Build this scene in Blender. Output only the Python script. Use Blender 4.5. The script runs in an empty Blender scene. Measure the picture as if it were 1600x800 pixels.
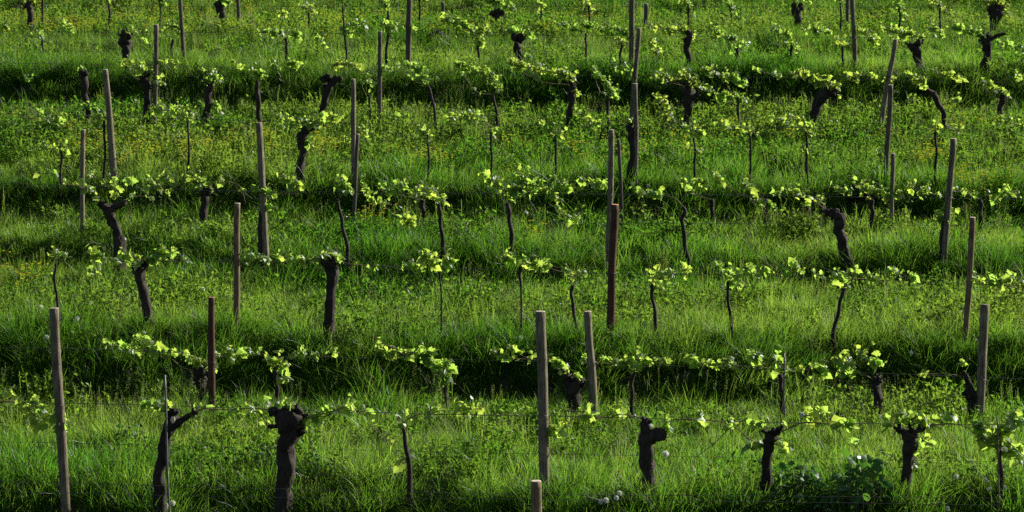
import bpy, math, random
import numpy as np
from mathutils import Vector, Matrix

sc = bpy.context.scene
col = sc.collection
R = math.radians
rng = random.Random(7)
nr = np.random.RandomState(11)

# ------------------------------------------------------------------ camera, sky, sun, exposure
CAM_Z, PITCH, HFOV, SKEW = 7.0, 6.0, 20.0, 0.075
FPX = 800 / math.tan(R(HFOV / 2))
cam_d = bpy.data.cameras.new('camera')
cam = bpy.data.objects.new('camera', cam_d)
col.objects.link(cam)
cam.location = (0, 0, CAM_Z)
cam.rotation_euler = (R(90 - PITCH), 0, 0)
cam_d.sensor_width = 36
cam_d.lens = 18 / math.tan(R(HFOV / 2))
cam_d.clip_end = 2000
cam_d.dof.use_dof = True
cam_d.dof.focus_distance = 34
cam_d.dof.aperture_fstop = 5.6
sc.camera = cam

SUN_EL, SUN_AZ = 26.0, 60.0
w = bpy.data.worlds.new('World')
sc.world = w
w.use_nodes = True
sky = w.node_tree.nodes.new('ShaderNodeTexSky')
sky.sky_type = 'NISHITA'
sky.sun_disc = False
sky.sun_elevation = R(SUN_EL)
sky.sun_rotation = R(SUN_AZ)
bg = w.node_tree.nodes['Background']
w.node_tree.links.new(sky.outputs[0], bg.inputs[0])
bg.inputs[1].default_value = 0.05
sd = bpy.data.lights.new('sun', 'SUN')
sd.energy = 5.0
sd.angle = R(0.5)
sd.color = (1.0, 0.94, 0.82)
sun = bpy.data.objects.new('sun', sd)
col.objects.link(sun)
S = Vector((math.cos(R(SUN_EL)) * math.sin(R(SUN_AZ)), math.cos(R(SUN_EL)) * math.cos(R(SUN_AZ)), math.sin(R(SUN_EL))))
sun.rotation_euler = S.to_track_quat('Z', 'Y').to_euler()
sun.location = (40, 60, 60)
vs = sc.view_settings
vs.view_transform = 'Standard'
vs.look = 'None'
vs.exposure = 1.0
vs.gamma = 1.0
sc.render.engine = 'CYCLES'
sc.cycles.max_bounces = 6
sc.cycles.diffuse_bounces = 3
sc.cycles.transmission_bounces = 4
sc.cycles.use_denoising = False

# ------------------------------------------------------------------ pixel rays (1600 x 800 photograph)
CP, SP = math.cos(R(PITCH)), math.sin(R(PITCH))
def ray(x, y):
    a, b = (x - 800) / FPX, (400 - y) / FPX
    return Vector((a, CP + b * SP, -SP + b * CP))
def P(x, y, v):
    d = ray(x, y)
    return Vector((0, 0, CAM_Z)) + d * (v / (d.y + SKEW * d.x))
def px(v):                       # metres per photo pixel at that distance
    return v / FPX

# ------------------------------------------------------------------ terrain
def hash2(ix, iy, s):
    n = np.sin(ix * 127.1 + iy * 311.7 + s * 74.7) * 43758.5453
    return n - np.floor(n)
def noise(x, y, s=0):
    x = np.asarray(x, float); y = np.asarray(y, float)
    ix, iy = np.floor(x), np.floor(y)
    fx, fy = x - ix, y - iy
    fx = fx * fx * (3 - 2 * fx); fy = fy * fy * (3 - 2 * fy)
    a, b = hash2(ix, iy, s), hash2(ix + 1, iy, s)
    c, d = hash2(ix, iy + 1, s), hash2(ix + 1, iy + 1, s)
    return (a * (1 - fx) + b * fx) * (1 - fy) + (c * (1 - fx) + d * fx) * fy * 1.0
# terrace profile: image height of the grass top at a distance, edges and feet of the banks
PROF = [(1000, 25.0), (885, 27.8), (858, 28.63), (822, 28.75), (785, 28.95), (757, 29.2), (735, 29.5),
        (614, 34.85), (600, 35.08), (570, 35.25), (542, 35.46), (517, 35.78), (500, 36.2),
        (436, 39.8), (425, 40.0), (405, 40.15), (387, 40.4), (372, 40.75),
        (341, 42.9), (331, 43.3), (311, 43.43), (291, 43.6), (275, 43.85), (262, 44.2),
        (163, 50.4), (154, 50.66), (138, 50.78), (121, 50.95), (105, 51.25), (95, 51.6),
        (77, 54.6), (73, 54.8), (62, 55.0), (56, 55.3), (24, 60.5), (20, 60.7), (5, 60.9), (-20, 64.5), (-34, 65), (-60, 70)]
GRASS = 0.17
pv = [p[1] for p in PROF]
pz = [P(800, p[0], p[1]).z - GRASS for p in PROF]
pv = [-300, -20, 4, 14, 20, 23] + pv + [85, 110, 160, 260, 500]
z0 = pz[0]
pz = [z0 - 2.6, z0 - 2.5, z0 - 2.2, z0 - 1.7, z0 - 0.75, z0 - 0.25] + pz + [pz[-1] + 2.0, pz[-1] + 6, pz[-1] + 14, pz[-1] + 24, pz[-1] + 30]
def ground(X, v):
    X = np.asarray(X, float); v = np.asarray(v, float)
    wob = (noise(X / 2.7 + 40, v / 7.0, 1) - 0.5) * 0.8 + (noise(X / 1.4 + 17, v / 3.0, 8) - 0.5) * 0.5 + (noise(X / 0.9 + 11, v / 5.0, 2) - 0.5) * 0.22
    # the edges swing further back on the one side
    side = np.clip((0.5 - X) / 4.0, 0, 1)
    wob = wob - 0.35 * side * np.clip((31.2 - v) / 1.0, 0, 1)
    wob = wob - 0.75 * np.clip((-3.3 - X) / 1.6, 0, 1) * np.clip((v - 38.9) / 0.4, 0, 1) * np.clip((42.2 - v) / 1.0, 0, 1)
    z = sum(np.interp(v + wob + d_, pv, pz) for d_ in (-0.10, 0.0, 0.08)) / 3
    z = z + (noise(X / 1.3, v / 1.3, 3) - 0.5) * 0.10 + (noise(X / 0.45, v / 0.45, 4) - 0.5) * 0.05
    return z
def gz(p):
    return float(ground(p.x, p.y + SKEW * p.x))
def hit(x, y, up=0.2, v0=26, v1=66):     # where the ray meets the grass, UP metres above the ground
    d = ray(x, y)
    vs_ = np.arange(v0, v1, 0.06)
    t = vs_ / (d.y + SKEW * d.x)
    below = CAM_Z + d.z * t <= ground(d.x * t, vs_) + up
    v = float(vs_[int(np.argmax(below))]) if below.any() else v1
    return P(x, y, v), v

# ------------------------------------------------------------------ materials
def mat(name):
    m = bpy.data.materials.new(name)
    m.use_nodes = True
    nt = m.node_tree
    nt.nodes.clear()
    return m, nt, nt.nodes.new('ShaderNodeOutputMaterial')
def N(nt, kind, **kw):
    n = nt.nodes.new(kind)
    for k, v in kw.items():
        if k in n.inputs.keys():
            n.inputs[k].default_value = v
        else:
            setattr(n, k, v)
    return n
def ramp(nt, stops, fac):
    r = nt.nodes.new('ShaderNodeValToRGB')
    e = r.color_ramp.elements
    while len(e) < len(stops):
        e.new(0.5)
    for i, (p, c) in enumerate(stops):
        e[i].position = p
        e[i].color = (*c, 1)
    nt.links.new(fac, r.inputs[0])
    return r
def leafy(name, diff, trans, fac=0.5, gloss=0.05, rough=0.35, use_tint=True, patch=0.35):
    """thin leaf: diffuse + translucent + a little gloss; diff/trans are (fresh, yellowish) colour pairs"""
    m, nt, out = mat(name)
    L = nt.links.new
    geo = N(nt, 'ShaderNodeNewGeometry')
    no = N(nt, 'ShaderNodeTexNoise', Scale=patch, Detail=3.0)
    L(geo.outputs['Position'], no.inputs['Vector'])
    if use_tint:
        at = N(nt, 'ShaderNodeAttribute', attribute_type='INSTANCER', attribute_name='tint')
        src = at.outputs['Fac']
    else:
        oi = N(nt, 'ShaderNodeObjectInfo')
        src = oi.outputs['Random']
    rp = N(nt, 'ShaderNodeMapRange')
    rp.inputs[1].default_value, rp.inputs[2].default_value = 0.3, 0.7
    L(no.outputs[0], rp.inputs[0])
    mx = N(nt, 'ShaderNodeMix', data_type='FLOAT')
    mx.inputs[0].default_value = 0.35
    L(src, mx.inputs[2]); L(rp.outputs[0], mx.inputs[3])
    f = mx.outputs[0]
    if use_tint:
        sa = N(nt, 'ShaderNodeAttribute', attribute_type='GEOMETRY', attribute_name='shade')
        ma = N(nt, 'ShaderNodeMath', operation='MULTIPLY_ADD'); ma.inputs[1].default_value = 0.75; ma.inputs[2].default_value = -0.30
        L(sa.outputs['Fac'], ma.inputs[0])
        ad = N(nt, 'ShaderNodeMath', operation='ADD')
        L(f, ad.inputs[0]); L(ma.outputs[0], ad.inputs[1])
        f = ad.outputs[0]
    dr = ramp(nt, [(0.1, diff[0]), (0.9, diff[1])], f)
    tr = ramp(nt, [(0.1, trans[0]), (0.9, trans[1])], f)
    d = N(nt, 'ShaderNodeBsdfDiffuse'); t = N(nt, 'ShaderNodeBsdfTranslucent')
    g = N(nt, 'ShaderNodeBsdfGlossy', Roughness=rough); g.inputs[0].default_value = (0.9, 0.95, 1, 1)
    L(dr.outputs[0], d.inputs[0]); L(tr.outputs[0], t.inputs[0])
    a = N(nt, 'ShaderNodeMixShader'); a.inputs[0].default_value = fac
    L(d.outputs[0], a.inputs[1]); L(t.outputs[0], a.inputs[2])
    b = N(nt, 'ShaderNodeMixShader')
    fr = N(nt, 'ShaderNodeFresnel', IOR=1.4)
    mu = N(nt, 'ShaderNodeMath', operation='MULTIPLY'); mu.inputs[1].default_value = gloss * 10
    L(fr.outputs[0], mu.inputs[0])
    L(mu.outputs[0], b.inputs[0]); L(a.outputs[0], b.inputs[1]); L(g.outputs[0], b.inputs[2])
    L(b.outputs[0], out.inputs[0])
    return m
M_GRASS = leafy('meadow grass', ((0.024, 0.064, 0.006), (0.09, 0.125, 0.026)), ((0.085, 0.29, 0.012), (0.30, 0.45, 0.055)), 0.6, 0.004, 0.5)
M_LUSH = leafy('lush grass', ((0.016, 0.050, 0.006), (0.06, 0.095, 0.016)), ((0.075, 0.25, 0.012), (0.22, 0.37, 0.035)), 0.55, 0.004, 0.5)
M_SEED = leafy('seed stalks', ((0.09, 0.10, 0.04), (0.16, 0.155, 0.075)), ((0.19, 0.23, 0.06), (0.28, 0.29, 0.10)), 0.45, 0.01, 0.6)
M_WEED = leafy('meadow weeds', ((0.020, 0.060, 0.008), (0.06, 0.095, 0.016)), ((0.08, 0.27, 0.014), (0.24, 0.38, 0.035)), 0.5, 0.004, 0.5)
M_DRY = leafy('dry straw', ((0.15, 0.12, 0.07), (0.22, 0.17, 0.10)), ((0.16, 0.13, 0.07), (0.2, 0.16, 0.08)), 0.3, 0.0, 0.6)
M_YEL = leafy('yellow petals', ((0.66, 0.64, 0.03), (0.70, 0.62, 0.03)), ((0.64, 0.66, 0.03), (0.70, 0.64, 0.03)), 0.4, 0.02, 0.4)
M_VINE = leafy('vine leaf', ((0.09, 0.17, 0.04), (0.15, 0.19, 0.06)), ((0.34, 0.58, 0.08), (0.48, 0.62, 0.08)), 0.64, 0.005, 0.5, use_tint=False, patch=2.0)
M_DOCK = leafy('broad weed leaf', ((0.045, 0.115, 0.035), (0.06, 0.13, 0.035)), ((0.07, 0.24, 0.02), (0.12, 0.28, 0.02)), 0.4, 0.02, 0.55, use_tint=False, patch=3.0)
M_STEM = leafy('green stem', ((0.10, 0.12, 0.04), (0.15, 0.14, 0.06)), ((0.1, 0.13, 0.03), (0.12, 0.13, 0.04)), 0.2, 0.02, 0.4, use_tint=False)

def bark(name, c0, c1, scale, stretch, bump, rough=0.85):
    m, nt, out = mat(name)
    L = nt.links.new
    tc = N(nt, 'ShaderNodeTexCoord')
    mp = N(nt, 'ShaderNodeMapping'); mp.inputs['Scale'].default_value = (1, 1, stretch)
    L(tc.outputs['Object'], mp.inputs[0])
    n1 = N(nt, 'ShaderNodeTexNoise', Scale=scale, Detail=6.0, Roughness=0.65)
    L(mp.outputs[0], n1.inputs['Vector'])
    n2 = N(nt, 'ShaderNodeTexNoise', Scale=scale * 0.12, Detail=3.0)
    L(tc.outputs['Object'], n2.inputs['Vector'])
    oi = N(nt, 'ShaderNodeObjectInfo')
    ad = N(nt, 'ShaderNodeMath', operation='ADD'); ad.inputs[1].default_value = -0.25
    L(n1.outputs[0], ad.inputs[0])
    ad2 = N(nt, 'ShaderNodeMath', operation='MULTIPLY_ADD'); ad2.inputs[1].default_value = 0.5
    L(n2.outputs[0], ad2.inputs[0]); L(ad.outputs[0], ad2.inputs[2])
    r = ramp(nt, [(0.3, c0), (0.75, c1)], ad2.outputs[0])
    hv = N(nt, 'ShaderNodeHueSaturation')
    mr = N(nt, 'ShaderNodeMapRange'); mr.inputs[3].default_value, mr.inputs[4].default_value = 0.75, 1.3
    L(oi.outputs['Random'], mr.inputs[0]); L(mr.outputs[0], hv.inputs['Value'])
    L(r.outputs[0], hv.inputs['Color'])
    bs = N(nt, 'ShaderNodeBsdfPrincipled', Roughness=rough)
    bs.inputs['Specular IOR Level'].default_value = 0.25
    L(hv.outputs[0], bs.inputs['Base Color'])
    b = N(nt, 'ShaderNodeBump', Strength=bump, Distance=0.02)
    L(n1.outputs[0], b.inputs['Height']); L(b.outputs[0], bs.inputs['Normal'])
    L(bs.outputs[0], out.inputs[0])
    return m
M_BARK = bark('vine bark', (0.008, 0.006, 0.005), (0.055, 0.043, 0.034), 60, 0.25, 0.9)
M_CANE = bark('vine cane', (0.10, 0.07, 0.04), (0.26, 0.185, 0.11), 50, 0.4, 0.4, 0.7)
M_GREY = bark('weathered grey post', (0.048, 0.040, 0.027), (0.26, 0.22, 0.15), 70, 0.07, 1.0)
M_BROWN = bark('brown post', (0.05, 0.036, 0.02), (0.23, 0.165, 0.09), 70, 0.07, 0.6)
M_RED = bark('red brown post', (0.028, 0.015, 0.010), (0.11, 0.05, 0.03), 70, 0.07, 0.6)
M_DARKP = bark('dark post', (0.035, 0.03, 0.024), (0.12, 0.10, 0.08), 70, 0.07, 0.6)
M_CUT = bark('cut end grain', (0.34, 0.28, 0.20), (0.60, 0.52, 0.40), 40, 1, 0.3)
M_CUTR = bark('red cut end grain', (0.34, 0.15, 0.07), (0.55, 0.27, 0.14), 40, 1, 0.3)
M_SOIL = bark('soil and thatch', (0.018, 0.016, 0.009), (0.05, 0.05, 0.022), 9, 1, 0.6, 0.95)
def metal(name, c, rough):
    m, nt, out = mat(name)
    bs = N(nt, 'ShaderNodeBsdfPrincipled', Roughness=rough, Metallic=0.8)
    no = N(nt, 'ShaderNodeTexNoise', Scale=25.0)
    r = ramp(nt, [(0.3, tuple(x * 0.6 for x in c)), (0.8, c)], no.outputs[0])
    nt.links.new(r.outputs[0], bs.inputs['Base Color'])
    nt.links.new(bs.outputs[0], out.inputs[0])
    return m
M_WIRE = metal('galvanised wire', (0.16, 0.15, 0.14), 0.55)
M_STAKE = metal('galvanised stake', (0.20, 0.20, 0.19), 0.65)
M_CLOCK = leafy('dandelion fluff', ((0.85, 0.85, 0.8), (0.88, 0.88, 0.83)), ((0.85, 0.85, 0.8), (0.88, 0.88, 0.83)), 0.4, 0.0, 0.6, use_tint=False)

# ------------------------------------------------------------------ mesh building
class MB:
    def __init__(s):
        s.v, s.f = [], []
    def tube(s, pts, rad, n=8, rough=0.0, freq=9.0, cap=True, groove=None, seed=0):
        pts = [Vector(p) for p in pts]
        base = len(s.v)
        up = Vector((0.3, 1, 0.1)).normalized()
        if rough:
            ii, kk = np.meshgrid(np.arange(len(pts)), np.arange(n), indexing='ij')
            tt = 2 * math.pi * kk / n
            nz = 0.9 * noise(np.cos(tt) * 1.5 + seed * 3.1 + 20, ii * freq * 0.06 + np.sin(tt) * 1.5 + seed, 5) \
                + 1.1 * noise(np.cos(tt) * 5 + seed * 2.3, ii * freq * 0.05 + np.sin(tt) * 5 + seed, 7)
        for i, p in enumerate(pts):
            t = (pts[min(i + 1, len(pts) - 1)] - pts[max(i - 1, 0)]).normalized()
            a = t.cross(up)
            if a.length < 1e-3:
                a = t.cross(Vector((1, 0, 0)))
            a.normalize(); b = t.cross(a)
            for k in range(n):
                th = 2 * math.pi * k / n
                r = rad[i]
                if rough:
                    r *= 1 + rough * (nz[i][k] - 0.5)
                if groove is not None and k == groove:
                    r *= 0.55
                s.v.append(p + a * (r * math.cos(th)) + b * (r * math.sin(th)))
        for i in range(len(pts) - 1):
            for k in range(n):
                k2 = (k + 1) % n
                s.f.append((base + i * n + k, base + i * n + k2, base + (i + 1) * n + k2, base + (i + 1) * n + k))
        if cap:
            s.f.append(tuple(base + k for k in range(n))[::-1])
            s.f.append(tuple(base + (len(pts) - 1) * n + k for k in range(n)))
        return s
    def ball(s, c, r, rough=0.3, seed=0, nu=10, nv=7, sq=(1, 1, 1)):
        base = len(s.v)
        c = Vector(c)
        for j in range(nv + 1):
            ph = math.pi * j / nv
            for i in range(nu):
                th = 2 * math.pi * i / nu
                d = Vector((math.sin(ph) * math.cos(th), math.sin(ph) * math.sin(th), math.cos(ph)))
                k = 1 + rough * 2 * (float(noise(d.x * 2 + seed * 1.7 + 9, d.y * 2 + d.z * 2.3 + 5, 6)) - 0.5)
                s.v.append(c + Vector((d.x * sq[0], d.y * sq[1], d.z * sq[2])) * (r * k))
        for j in range(nv):
            for i in range(nu):
                i2 = (i + 1) % nu
                s.f.append((base + j * nu + i, base + (j + 1) * nu + i, base + (j + 1) * nu + i2, base + j * nu + i2))
        return s
    def poly(s, pts, tris):
        base = len(s.v)
        s.v += [Vector(p) for p in pts]
        s.f += [tuple(base + i for i in t) for t in tris]
        return s
    def mesh(s, name, m, smooth=True):
        me = bpy.data.meshes.new(name)
        me.from_pydata([tuple(v) for v in s.v], [], s.f)
        me.materials.append(m)
        if smooth:
            me.polygons.foreach_set('use_smooth', [True] * len(me.polygons))
        me.update()
        return me
    def build(s, name, m, parent=None, smooth=True, off=None):
        if off is not None:
            s.v = [v - off for v in s.v]
        return link(name, s.mesh(name, m, smooth), parent)
def link(name, me, parent=None):
    o = bpy.data.objects.new(name, me)
    col.objects.link(o)
    if parent is not None:
        o.parent = parent
    return o
def tag(o, label=None, cat=None, group=None, kind=None):
    for k, x in (('label', label), ('category', cat), ('group', group), ('kind', kind)):
        if x:
            o[k] = x
    return o
def thing(name, loc, label, cat, group=None):
    o = bpy.data.objects.new(name, None)
    col.objects.link(o)
    o.location = loc
    o.empty_display_size = 0.1
    return tag(o, label, cat, group)
def smooth_path(pts, n):
    """Catmull-Rom through pts (tuples of any length)"""
    a = np.array(pts, float)
    if len(a) == 2:
        t = np.linspace(0, 1, n)[:, None]
        return a[0] * (1 - t) + a[1] * t
    e = np.vstack([2 * a[0] - a[1], a, 2 * a[-1] - a[-2]])
    out = []
    for u in np.linspace(0, len(a) - 1 - 1e-6, n):
        i = int(u); t = u - i
        p0, p1, p2, p3 = e[i], e[i + 1], e[i + 2], e[i + 3]
        out.append(0.5 * (2 * p1 + (p2 - p0) * t + (2 * p0 - 5 * p1 + 4 * p2 - p3) * t * t + (3 * p1 - p0 - 3 * p2 + p3) * t ** 3))
    return np.array(out)

# ------------------------------------------------------------------ ground sheet
xs = np.concatenate([np.linspace(-300, -22, 14)[:-1], np.linspace(-22, 22, 221), np.linspace(22, 300, 14)[1:]])
vv = np.concatenate([np.linspace(-300, 20, 24)[:-1], np.linspace(20, 26, 20)[:-1], np.linspace(26, 70, 293), np.linspace(70, 500, 50)[1:]])
XX, VV = np.meshgrid(xs, vv)
ZZ = ground(XX, VV)
co = np.stack([XX.ravel(), (VV - SKEW * XX).ravel(), ZZ.ravel()], 1)
nx, nv = len(xs), len(vv)
i = np.arange(nx * nv).reshape(nv, nx)
fc = np.stack([i[:-1, :-1].ravel(), i[:-1, 1:].ravel(), i[1:, 1:].ravel(), i[1:, :-1].ravel()], 1)
me = bpy.data.meshes.new('terraced_hillside')
me.from_pydata(co.tolist(), [], fc.tolist())
me.polygons.foreach_set('use_smooth', [True] * len(me.polygons))
me.materials.append(M_SOIL)
tag(link('terraced_ground', me), 'grassy hillside stepped into vineyard terraces', kind='structure')

# ------------------------------------------------------------------ grass and herbs (what nobody could count)
def blade(mb, rnd, h, wd, r, lean, segs=3):
    a = rnd.uniform(0, 6.283); q = r * math.sqrt(rnd.random())
    b = Vector((math.cos(a) * q, math.sin(a) * q, -0.03))
    th = rnd.uniform(0, 6.283)
    d = Vector((math.cos(th), math.sin(th), 0))
    la = a + rnd.uniform(-1.2, 1.2)
    ld = Vector((math.cos(la), math.sin(la), 0)) * lean * rnd.uniform(0.3, 1.3)
    pts = []
    for k in range(segs + 1):
        t = k / segs
        c = b + Vector((0, 0, h * (t - 0.25 * lean * t * t))) + ld * (h * t * t)
        wk = wd * (1 - t) ** 0.7 * 0.5
        pts += [c - d * wk, c + d * wk] if k < segs else [c]
    tr = []
    for k in range(segs):
        if k < segs - 1:
            tr.append((2 * k, 2 * k + 1, 2 * k + 3, 2 * k + 2))
        else:
            tr.append((2 * k, 2 * k + 1, 2 * k + 2))
    mb.poly(pts, tr)
def small_leaf(mb, c, d, n, L, W):
    d = d.normalized(); n = n.normalized(); s = d.cross(n).normalized()
    mb.poly([c, c + d * L * 0.45 + s * W * 0.5 - n * L * 0.04, c + d * L - n * L * 0.12, c + d * L * 0.45 - s * W * 0.5 - n * L * 0.04, c + d * L * 0.5 + n * L * 0.05],
            [(0, 1, 4), (1, 2, 4), (2, 3, 4), (3, 0, 4)])
def rdir(rnd, zb=0.0):
    v = Vector((rnd.gauss(0, 1), rnd.gauss(0, 1), rnd.gauss(zb, 1)))
    return v.normalized()
protos = bpy.data.collections.new('herb_shapes')
names = []
def proto(mbs):
    """one prototype from [(MB, material)...] joined in one mesh with several materials"""
    me = bpy.data.meshes.new('herb')
    v, f, mi = [], [], []
    for k, (mb, m) in enumerate(mbs):
        b = len(v)
        v += [tuple(p) for p in mb.v]
        f += [tuple(b + j for j in t) for t in mb.f]
        mi += [k] * len(mb.f)
        me.materials.append(m)
    me.from_pydata(v, [], f)
    me.polygons.foreach_set('material_index', mi)
    at = me.attributes.new('shade', 'FLOAT', 'POINT')
    val = np.repeat(nr.uniform(0, 1, len(v) // 5 + 1), 5)[:len(v)] if len(mbs) > 1 else np.repeat(nr.uniform(0, 1, len(v) // 7 + 1), 7)[:len(v)]
    at.data.foreach_set('value', val.astype('f'))
    me.update()
    o = bpy.data.objects.new('herb_%02d' % len(names), me)
    names.append(o.name)
    protos.objects.link(o)
rp = random.Random(3)
for k in range(4):                                   # 0-3 meadow tufts
    mb = MB()
    for _ in range(40):
        blade(mb, rp, rp.uniform(0.09, 0.27), rp.uniform(0.006, 0.013), 0.14, rp.uniform(0.2, 1.0))
    proto([(mb, M_GRASS)])
for k in range(4):                                   # 4-7 lush long tufts
    mb = MB()
    for _ in range(44):
        blade(mb, rp, rp.uniform(0.18, 0.42), rp.uniform(0.007, 0.014), 0.12, rp.uniform(0.3, 1.1), 4)
    proto([(mb, M_LUSH)])
for k in range(3):                                   # 8-10 seed stalks
    st, hd = MB(), MB()
    for _ in range(9):
        a = rp.uniform(0, 6.28); q = rp.uniform(0, 0.16)
        b = Vector((math.cos(a) * q, math.sin(a) * q, 0))
        h = rp.uniform(0.3, 0.52)
        tip = b + Vector((rp.gauss(0, 0.06), rp.gauss(0, 0.06), h))
        sdv = Vector((0.0013, 0.0009, 0))
        st.poly([b - sdv, b + sdv, tip + sdv, tip - sdv], [(0, 1, 2, 3)])
        for _ in range(9):
            c = tip - Vector((0, 0, rp.uniform(-0.02, 0.10))) + rdir(rp) * 0.008
            small_leaf(hd, c, rdir(rp, 0.9), rdir(rp), rp.uniform(0.014, 0.028), 0.006)
    for _ in range(14):
        blade(st, rp, rp.uniform(0.12, 0.25), 0.005, 0.15, 0.6)
    proto([(st, M_GRASS), (hd, M_SEED)])
for k in range(4):                                   # 11-14 broad-leaved herbs
    st = MB(); lf = MB()
    for _ in range(9):
        a = rp.uniform(0, 6.28); q = rp.uniform(0, 0.16)
        b = Vector((math.cos(a) * q, math.sin(a) * q, 0))
        h = rp.uniform(0.12, 0.34)
        tip = b + Vector((rp.gauss(0, 0.05), rp.gauss(0, 0.05), h))
        sdv = Vector((0.0015, 0.001, 0))
        st.poly([b - sdv, b + sdv, tip + sdv, tip - sdv], [(0, 1, 2, 3)])
        for j in range(9):
            t = rp.uniform(0.25, 1.0)
            small_leaf(lf, b.lerp(tip, t), rdir(rp, 0.15), rdir(rp, 1.2), rp.uniform(0.03, 0.07), rp.uniform(0.018, 0.036))
    for _ in range(16):
        blade(st, rp, rp.uniform(0.12, 0.26), 0.006, 0.16, 0.7)
    proto([(st, M_GRASS), (lf, M_WEED)])
for k in range(2):                                   # 15-16 yellow flowers
    st = MB(); fl = MB()
    for _ in range(8):
        a = rp.uniform(0, 6.28); q = rp.uniform(0, 0.2)
        b = Vector((math.cos(a) * q, math.sin(a) * q, 0))
        tip = b + Vector((rp.gauss(0, 0.03), rp.gauss(0, 0.03), rp.uniform(0.22, 0.40)))
        sdv = Vector((0.0012, 0.0008, 0))
        st.poly([b - sdv, b + sdv, tip + sdv, tip - sdv], [(0, 1, 2, 3)])
        for j in range(5):
            an = j * 1.2566
            small_leaf(fl, tip, Vector((math.cos(an), math.sin(an), 0.7)), Vector((-math.cos(an), -math.sin(an), 1)), 0.026, 0.024)
    for _ in range(12):
        blade(st, rp, rp.uniform(0.12, 0.28), 0.005, 0.16, 0.7)
    proto([(st, M_GRASS), (fl, M_YEL)])
for k in range(2):                                   # 17-18 dry straw and trodden stalks
    st = MB()
    for _ in range(16):
        blade(st, rp, rp.uniform(0.15, 0.40), 0.004, 0.16, rp.uniform(0.5, 1.6))
    proto([(st, M_DRY)])

def scatter_tree():
    g = bpy.data.node_groups.new('scatter', 'GeometryNodeTree')
    g.interface.new_socket('Geometry', in_out='INPUT', socket_type='NodeSocketGeometry')
    g.interface.new_socket('Geometry', in_out='OUTPUT', socket_type='NodeSocketGeometry')
    n = g.nodes.new; L = g.links.new
    gi, go = n('NodeGroupInput'), n('NodeGroupOutput')
    ci = n('GeometryNodeCollectionInfo')
    ci.inputs['Collection'].default_value = protos
    ci.inputs['Separate Children'].default_value = True
    ci.inputs['Reset Children'].default_value = True
    ip = n('GeometryNodeInstanceOnPoints')
    ip.inputs['Pick Instance'].default_value = True
    def attr(name, t):
        a = n('GeometryNodeInputNamedAttribute'); a.data_type = t; a.inputs['Name'].default_value = name
        return a.outputs['Attribute']
    er = n('FunctionNodeEulerToRotation')
    L(attr('rot', 'FLOAT_VECTOR'), er.inputs[0])
    L(gi.outputs[0], ip.inputs['Points']); L(ci.outputs[0], ip.inputs['Instance'])
    L(attr('idx', 'INT'), ip.inputs['Instance Index'])
    L(er.outputs[0], ip.inputs['Rotation'])
    L(attr('scl', 'FLOAT_VECTOR'), ip.inputs['Scale'])
    L(ip.outputs[0], go.inputs[0])
    return g
TREE = scatter_tree()
def scatter(name, label, X, V, idx, scl, tint, cat=None):
    n = len(X)
    Z = ground(X, V)
    me = bpy.data.meshes.new(name)
    me.from_pydata(np.stack([X, V - SKEW * X, Z], 1).tolist(), [], [])
    rot = np.stack([nr.normal(0, 0.08, n), nr.normal(0, 0.08, n), nr.uniform(0, 6.283, n)], 1)
    a = me.attributes.new('rot', 'FLOAT_VECTOR', 'POINT'); a.data.foreach_set('vector', rot.astype('f').ravel())
    a = me.attributes.new('scl', 'FLOAT_VECTOR', 'POINT'); a.data.foreach_set('vector', np.asarray(scl, 'f').ravel())
    a = me.attributes.new('idx', 'INT', 'POINT'); a.data.foreach_set('value', idx.astype('i'))
    a = me.attributes.new('tint', 'FLOAT', 'POINT'); a.data.foreach_set('value', tint.astype('f'))
    o = tag(link(name, me), label, cat, kind='stuff')
    md = o.modifiers.new('scatter', 'NODES')
    md.node_group = TREE
    return o
def field(dens, v0, v1):
    """random points over the hillside in view with a margin, DENS a function of the distance"""
    X, V = [], []
    for a in np.arange(v0, v1, 1.0):
        half = a * math.tan(R(HFOV / 2)) * 1.06 + 1.2
        n = int(dens(a) * 2 * half)
        X.append(nr.uniform(-half, half, n)); V.append(nr.uniform(a, a + 1.0, n))
    return np.concatenate(X), np.concatenate(V)
def bank(X, V):
    """1 on the banks and their edges, 0 on the flats"""
    b = np.zeros_like(X)
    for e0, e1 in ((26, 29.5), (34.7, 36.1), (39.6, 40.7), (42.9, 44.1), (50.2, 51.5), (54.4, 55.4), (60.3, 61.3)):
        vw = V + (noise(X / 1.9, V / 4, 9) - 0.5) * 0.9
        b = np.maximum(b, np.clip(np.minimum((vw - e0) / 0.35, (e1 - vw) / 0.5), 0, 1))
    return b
def weedy(X, V):
    """where broad-leaved herbs take over from the grass: the wide terrace and the upper slope"""
    z = np.clip((V - 44.5) / 1.2, 0, 1) * np.clip((50.2 - V) / 0.8, 0, 1) * 0.55
    z = np.maximum(z, np.clip((V - 55) / 0.8, 0, 1) * 0.5)
    z = np.maximum(z, 0.22 * (noise(X / 0.8, V / 0.9, 18) > 0.55))
    z = np.maximum(z, np.clip((V - 35.9) / 0.5, 0, 1) * np.clip((39.3 - V) / 0.4, 0, 1) * 0.14)
    return np.clip(z * (0.35 + 1.3 * noise(X / 1.6, V / 2.2, 12)), 0, 1)
def dens(a):
    return 52 if a < 36 else 44 if a < 45 else 36
X, V = field(dens, 26, 68)
B, W = bank(X, V), weedy(X, V)
u = nr.random(len(X))
big = noise(X / 2.3, V / 3.1, 14)
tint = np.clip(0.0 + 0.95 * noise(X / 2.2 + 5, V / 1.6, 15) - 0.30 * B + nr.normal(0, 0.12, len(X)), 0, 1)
size = (0.62 + 0.35 * big + 0.6 * noise(X / 0.5, V / 0.6, 16)) * nr.uniform(0.8, 1.25, len(X))
isb = nr.random(len(X)) < B * 0.85 + 0.06
isw = (~isb) & (u < W)
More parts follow.
